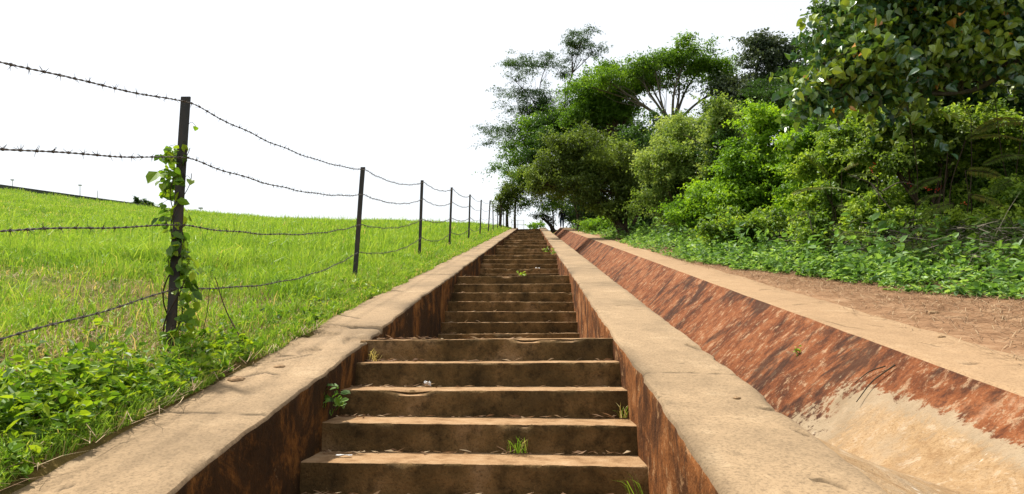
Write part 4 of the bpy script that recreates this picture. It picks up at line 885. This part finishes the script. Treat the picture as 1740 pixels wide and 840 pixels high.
tuft('grass_tuft', 'green grass blades rising at the bottom edge of the lowest step', on_tread(1080, 1, 5, .33), 10, .16, 3., .5, .05)
tuft('grass_tuft', 'pale dry grass tuft in the left corner of the uppermost near step', on_tread(632, 1, 1, .3), 12, .12, 0, 1.5, .7)
a_, b_ = tz(1200, 546); 
q = np.array([2.2, 5.75, float(planeZ(5.75)) - .235])
sprig('weed', 'lone green seedling on the red side of the drainage channel', 'weed', q, 9, .035, .05, .03, .6, .8)
def scrap(label, base, s):
    acc = Acc(); g = np.linspace(-1, 1, 6); gx_, gy_ = np.meshgrid(g, g, indexing='ij')
    V = np.stack([gx_ * s[0] * (1 + .3 * fbm(gx_ * 2, gy_ * 2 + s[0] * 99, 2)), gy_ * s[1], s[2] * (.5 + .5 * fbm(gx_ * 1.7 + s[1] * 77, gy_ * 1.7, 2)) + .004], -1).reshape(-1, 3)
    o = mk('paper_scrap', V + base, [grid_faces(6, 6)], M['white'], loc=base); tag(o, label, 'litter', 'scraps of litter on the steps')
scrap('crumpled white paper scrap on the tread of the third step', on_tread(727, 1, 2, .3), (.022, .014, .05))
scrap('flat white wrapper strip near the left wall on a low step', on_tread(590, 1, 4, .16), (.042, .012, .012))
scrap('pale crumpled scrap in the left corner of the bottom tread', on_tread(512, 1, 5, .22), (.035, .02, .02))
scrap('tiny white scrap beside the green weed on the higher flight', on_tread(914, 3, 3, .1), (.05, .02, .05))
for lab, X_, Y_, r_ in (('small loose chip of concrete on the left kerb below the broken joint', -1.62, 4.35, .035), ('pale flat stone lying on the left kerb near the grass edge', -1.74, 4.0, .05), ('small grey stone on the right kerb near the cracked edge', 1.02, 3.5, .018), ('brown clod of earth at the right border of the path', 3.05, 5.2, .03), ('dark stone lying among the dry grass beside the path', 3.7, 6.4, .045)):
    g = np.linspace(0, math.pi, 7); hA = np.linspace(0, 2 * math.pi, 10, endpoint=False)
    V = np.array([[r_ * math.sin(a) * math.cos(b) * (1 + .3 * math.sin(3 * b + X_)), r_ * .8 * math.sin(a) * math.sin(b) * (1 + .25 * math.cos(2 * b + Y_)), r_ * .42 * math.cos(a) * (1 + .2 * math.sin(4 * b))] for a in g for b in hA])
    i = np.arange(6)[:, None] * 10; j = np.arange(10)[None]; j2 = (j + 1) % 10
    q = np.array([X_, Y_, max(float(planeZ(Y_)) + .0, float(G(X_, Y_))) + r_ * .12 - (.040 if X_ < 0 else 0)])
    o = mk('stone', V + q, [np.stack([i + j, i + 10 + j, i + 10 + j2, i + j2], -1).reshape(-1, 4)], M['path'], loc=q, smooth=False); tag(o, lab, 'stone', 'loose stones beside the steps')
# red blossoms
acc = Acc()
for x, yy, Yd in [(1210, 402, 20.5), (1216, 404, 20.5), (1228, 403, 20.5), (1222, 406, 20.4), (1575, 318, 11.9), (1580, 322, 11.9), (1590, 325, 11.9), (1598, 320, 11.9), (1480, 288, 12.5), (1484, 282, 12.5), (1545, 310, 11.9), (1640, 345, 11.3)]:
    c_ = at(x, yy, Yd - .9)
    for _ in range(5): V, Fq, _m = leaf_geo(c_[None] + R.normal(size=(1, 3)) * .02, rnd(1), rnd(1), .026, .022, 'q'); acc.add(V, Fq)
P0 = gpt(1215, 19.6)
o = acc.build('red_blossoms', M['red'], None, False, tuple(P0)); tag(o, 'scattered small red blossoms among the bushes on the right', 'flowers', kind='stuff')
# fallen twigs on kerb / in channel
def twig(label, pts, r):
    acc = Acc(); c_ = curve(pts, 6); acc.tube(c_, np.linspace(r, r * .5, len(c_)), 5); o = acc.build('twig', M['bark'], None, True, tuple(c_[0])); tag(o, label, 'twig', 'fallen twigs')
p = lambda X, Y, d=0.: np.array([X, Y, float(planeZ(Y)) + d])
twig('dark twig lying down the red side of the channel', [p(2.36, 4.55, -.06), p(2.22, 4.58, -.175), p(2.08, 4.52, -.29)], .006)
twig('second thin twig lying beside the dark one in the channel', [p(2.33, 4.62, -.085), p(2.26, 4.7, -.14), p(2.17, 4.72, -.22)], .005)
twig('tall pale dead stalk leaning over the grass beside the fence post', [at(418, 590, 4.55), at(385, 530, 4.65), at(365, 470, 4.7)], .006)
twig('thin brown stalk standing upright in the grass near the fence post', [at(340, 580, 4.5), at(352, 530, 4.5), at(357, 470, 4.5)], .003)

# ------------------------------------------------------------------ distance: hill wall, far trees, poles, railing
wl = []
for x, yy, Yd in [(-260, 280, 74), (-60, 307, 70), (60, 324, 67), (160, 338, 64), (240, 349, 61.5), (292, 357, 60)]:
    q = at(x, yy, Yd); wl.append(q)
c_ = curve(wl, 12); V = []
for q in c_: 
    for dy, dz in ((-.25, -1.2), (-.25, .10), (.25, .10), (.25, -1.2)): V.append(q + np.array([0, dy, dz]))
nn = len(c_); fq = [[i * 4 + j, i * 4 + 4 + j, i * 4 + 4 + (j + 1) % 4, i * 4 + (j + 1) % 4] for i in range(nn - 1) for j in range(4)]
o = mk('boundary_wall', np.array(V), [np.array(fq)], M['far_wall'], loc=tuple(wl[3])); tag(o, 'low dark wall running along the crest of the left field', 'wall')
for x, rx, ytop, lab in [(232, 5, 334, 'pointed dark conifer at the left end of the distant clump'), (240, 5, 341, 'second small dark tree of the distant clump beside the pointed conifer'), (248, 6, 340, 'round dark tree of the distant clump at its middle right'), (257, 3, 344, 'tiny pale tree at the right end of the distant clump')]:
    Yd = 63; k = Yd / F; yb = 357; hpx = yb - ytop
    b = at(x, yb, Yd)
    tree('distant_tree', lab, 'tree', b, [(at(x, ytop + hpx * .3, Yd), (rx * .55 * k, rx * k * .6, hpx * .32 * k)), (at(x, ytop + hpx * .65, Yd), (rx * k, rx * k, hpx * .33 * k))], M['l_dark'], 1500, .14, .5, 'bark', [at(x, yb - hpx * .5, Yd)], .05, cr=.14, group='clump of trees on the far crest', twigs=3)
for x, yt, yb, lab in [(21, 306, 322, 'thin pale lamp post on the far crest, nearest the left border'), (136, 315, 330, 'thin pale pole on the far crest between the two lamp posts'), (136 + 30, 324, 336, 'thin pale pole on the far crest right of the middle pole'), (341, 354, 366, 'short lamp post on the grass crest right of the big fence post')]:
    Yd = 78 if x < 300 else 62; b = at(x, yb + 6, Yd); tp = at(x, yt, Yd); acc = Acc(); acc.tube([b, (b + tp) / 2, tp], [.05, .04, .03], 6)
    root = empty('pole', b, lab, 'pole', 'thin poles on the far crest'); o = acc.build('shaft', M['galv'], root); o.data.transform(__import__('mathutils').Matrix.Translation(tuple(-b)))
    if 'lamp' in lab: a2 = Acc(); a2.box(tp - b, (.34, .2, .12)); a2.build('lamp_head', M['galv'], root)
b = np.array([-1.9, 61.6, float(planeZ(61.6))])
root = empty('railing', b, 'pale metal railing at the head of the steps', 'railing')
for dx in (0, .55, 1.1): a2 = Acc(); a2.tube([(dx, 0, -.1), (dx, 0, .5), (dx, 0, .95)], .025, 6); a2.build('post', M['galv'], root)
for z in (.5, .93): a2 = Acc(); a2.tube([(0, -.004, z), (.55, -.004, z), (1.1, -.004, z)], .02, 6); a2.build('bar', M['galv'], root)

# ------------------------------------------------------------------ person
def skin(name, joints, edges, mat, parent, sub=2):
    me = bpy.data.meshes.new(name); ks = list(joints); me.from_pydata([joints[k][0] for k in ks], [(ks.index(a), ks.index(b)) for a, b in edges], [])
    o = bpy.data.objects.new(name, me); C.objects.link(o)
    md = o.modifiers.new('skin', 'SKIN')
    for v, k in zip(me.skin_vertices[0].data if me.skin_vertices else [], ks): pass
    if not me.skin_vertices:
        bpy.context.view_layer.objects.active = o; bpy.ops.mesh.customdata_skin_add() if False else None
    return o, ks, md
def skinned(name, joints, edges, mat, parent, root_j):
    ks = list(joints); me = bpy.data.meshes.new(name)
    me.from_pydata([joints[k][0] for k in ks], [(ks.index(a), ks.index(b)) for a, b in edges], [])
    o = bpy.data.objects.new(name, me); C.objects.link(o); o.modifiers.new('skin', 'SKIN'); sd = o.modifiers.new('sub', 'SUBSURF'); sd.levels = 1; sd.render_levels = 1
    sv = me.skin_vertices[0].data if len(me.skin_vertices) else me.attributes.new  # created by the modifier
    for i, k in enumerate(ks):
        r = joints[k][1]; sv[i].radius = r if isinstance(r, tuple) else (r, r); sv[i].use_root = (k == root_j)
    dg = bpy.context.evaluated_depsgraph_get(); nm = bpy.data.meshes.new_from_object(o.evaluated_get(dg)); bpy.data.objects.remove(o)
    nm.materials.clear(); nm.materials.append(mat)
    for pl in nm.polygons: pl.use_smooth = True
    o2 = bpy.data.objects.new(name, nm); C.objects.link(o2); o2.parent = parent; return o2
pb = np.array([tz(955, 389)[0] * 58.8, 58.8, float(planeZ(58.8)) + .012])
person = empty('person', pb, 'person in dark jacket and blue jeans walking away along the path', 'person')
J = {'pel': ((0, 0, .95), (.13, .10)), 'wai': ((0, 0, 1.08), (.125, .09)), 'che': ((0, .02, 1.28), (.15, .10)), 'sho': ((0, .02, 1.42), (.11, .08)), 'nec': ((0, .03, 1.50), .052), 'hd1': ((0, .045, 1.60), (.074, .085)), 'hd2': ((0, .05, 1.69), (.06, .07)),
     'nose': ((0, .145, 1.60), .012)}
E_ = [('pel', 'wai'), ('wai', 'che'), ('che', 'sho'), ('sho', 'nec'), ('nec', 'hd1'), ('hd1', 'hd2'), ('hd1', 'nose')]
for s, n_ in ((-1, 'l'), (1, 'r')):
    st = .16 * s
    J.update({n_ + 'ear': ((s * .083, .045, 1.60), .014), n_ + 'sh': ((s * .18, .02, 1.41), .06), n_ + 'el': ((s * .25, -.03 - st * .2, 1.14), .043), n_ + 'wr': ((s * .25, .06 - st * .5, .90), .03), n_ + 'pa': ((s * .25, .08 - st * .5, .83), (.02, .036)),
              n_ + 'hip': ((s * .10, 0, .88), .098), n_ + 'kn': ((s * .11, .05 + st * .8, .50), .072), n_ + 'an': ((s * .115, st * 1.2 - .03, .09), .048), n_ + 'to': ((s * .13, st * 1.2 + .13, .04), .042)})
    E_ += [('hd1', n_ + 'ear'), ('sho', n_ + 'sh'), (n_ + 'sh', n_ + 'el'), (n_ + 'el', n_ + 'wr'), (n_ + 'wr', n_ + 'pa'), ('pel', n_ + 'hip'), (n_ + 'hip', n_ + 'kn'), (n_ + 'kn', n_ + 'an'), (n_ + 'an', n_ + 'to')]
    for f_, (dx, ln) in enumerate(((-.027, .07), (-.009, .082), (.009, .078), (.026, .062))):
        J[n_ + 'f%d' % f_] = ((s * .25, .08 - st * .5 + dx, .775), .0085); J[n_ + 'g%d' % f_] = ((s * .243, .09 - st * .5 + dx, .83 - .03 - ln), .007)
        E_ += [(n_ + 'pa', n_ + 'f%d' % f_), (n_ + 'f%d' % f_, n_ + 'g%d' % f_)]
    J[n_ + 'th'] = ((s * .235, .125 - st * .5, .815), .010); J[n_ + 'th2'] = ((s * .232, .14 - st * .5, .775), .008); E_ += [(n_ + 'pa', n_ + 'th'), (n_ + 'th', n_ + 'th2')]
try:
    skinned('body', J, E_, M['skin'], person, 'pel')
    gr = lambda k, a: (J[k][0], tuple(q + a for q in J[k][1]) if isinstance(J[k][1], tuple) else J[k][1] + a)
    jk = {'hem': ((0, 0, .80), (.165, .13))}; jk.update({k: gr(k, .034) for k in ('pel', 'wai', 'che', 'sho', 'lsh', 'lel', 'lwr', 'rsh', 'rel', 'rwr')})
    skinned('jacket', jk, [('hem', 'pel'), ('pel', 'wai'), ('wai', 'che'), ('che', 'sho'), ('sho', 'lsh'), ('lsh', 'lel'), ('lel', 'lwr'), ('sho', 'rsh'), ('rsh', 'rel'), ('rel', 'rwr')], M['jacket'], person, 'pel')
    tr_ = {k: gr(k, .02 if k != 'pel' else -.03) for k in ('pel', 'lhip', 'lkn', 'lan', 'rhip', 'rkn', 'ran')}
    skinned('trousers', tr_, [('pel', 'lhip'), ('lhip', 'lkn'), ('lkn', 'lan'), ('pel', 'rhip'), ('rhip', 'rkn'), ('rkn', 'ran')], M['jeans'], person, 'pel')
    for n_ in 'lr': skinned('shoe', {'a': ((J[n_ + 'an'][0][0], J[n_ + 'an'][0][1], .06), .05), 'b': gr(n_ + 'to', .012)}, [('a', 'b')], M['hair'], person, 'a')
    hr = {'a': ((0, .03, 1.58), (.105, .118)), 'm': ((0, .035, 1.67), (.112, .122)), 'b': ((0, .04, 1.77), (.08, .09))}
    skinned('cap', hr, [('a', 'm'), ('m', 'b')], M['hair'], person, 'a')
except Exception as ex:
    import traceback; traceback.print_exc()

# ------------------------------------------------------------------ light, sky, camera
S = bpy.context.scene
SUN_AZ, SUN_EL = math.radians(-54), math.radians(64)      # azimuth from +Y, negative = to the left
w = bpy.data.worlds.new('World'); S.world = w; w.use_nodes = True; nt = w.node_tree; nt.nodes.clear()
sky = nt.nodes.new('ShaderNodeTexSky'); sky.sky_type = 'NISHITA'; sky.sun_disc = False; sky.sun_elevation = SUN_EL; sky.sun_rotation = SUN_AZ; sky.dust_density = 4.; sky.air_density = 1.2
mixn = nt.nodes.new('ShaderNodeMix'); mixn.data_type = 'RGBA'; mixn.inputs[0].default_value = .72; mixn.inputs[7].default_value = (6.5, 6.6, 6.65, 1)   # thin white overcast
nt.links.new(sky.outputs[0], mixn.inputs[6])
bg = nt.nodes.new('ShaderNodeBackground'); bg.inputs[1].default_value = .1; nt.links.new(mixn.outputs[2], bg.inputs[0])
wo = nt.nodes.new('ShaderNodeOutputWorld'); nt.links.new(bg.outputs[0], wo.inputs[0])
sl = bpy.data.lights.new('sun', 'SUN'); sl.energy = 4.2; sl.angle = math.radians(2.); sl.color = (1, .95, .86)
so = bpy.data.objects.new('sun', sl); C.objects.link(so)
import mathutils
dirv = mathutils.Vector((math.sin(SUN_AZ) * math.cos(SUN_EL), math.cos(SUN_AZ) * math.cos(SUN_EL), math.sin(SUN_EL)))
so.rotation_euler = dirv.to_track_quat('Z', 'Y').to_euler(); so.location = (-20, 20, 40)
cam = bpy.data.cameras.new('camera'); cam.sensor_width = 36; cam.lens = 36 * F / 1740; cam.clip_end = 3000; cam.clip_start = .05
co = bpy.data.objects.new('camera', cam); C.objects.link(co); co.rotation_euler = (math.pi / 2 + PITCH, 0, YAW); S.camera = co
S.view_settings.view_transform = 'Standard'; S.view_settings.look = 'None'; S.view_settings.gamma = 1; S.view_settings.exposure = .90
S.cycles.max_bounces = 6; S.cycles.transmission_bounces = 4; S.cycles.diffuse_bounces = 3; S.cycles.use_denoising = True
S.render.engine = 'CYCLES'
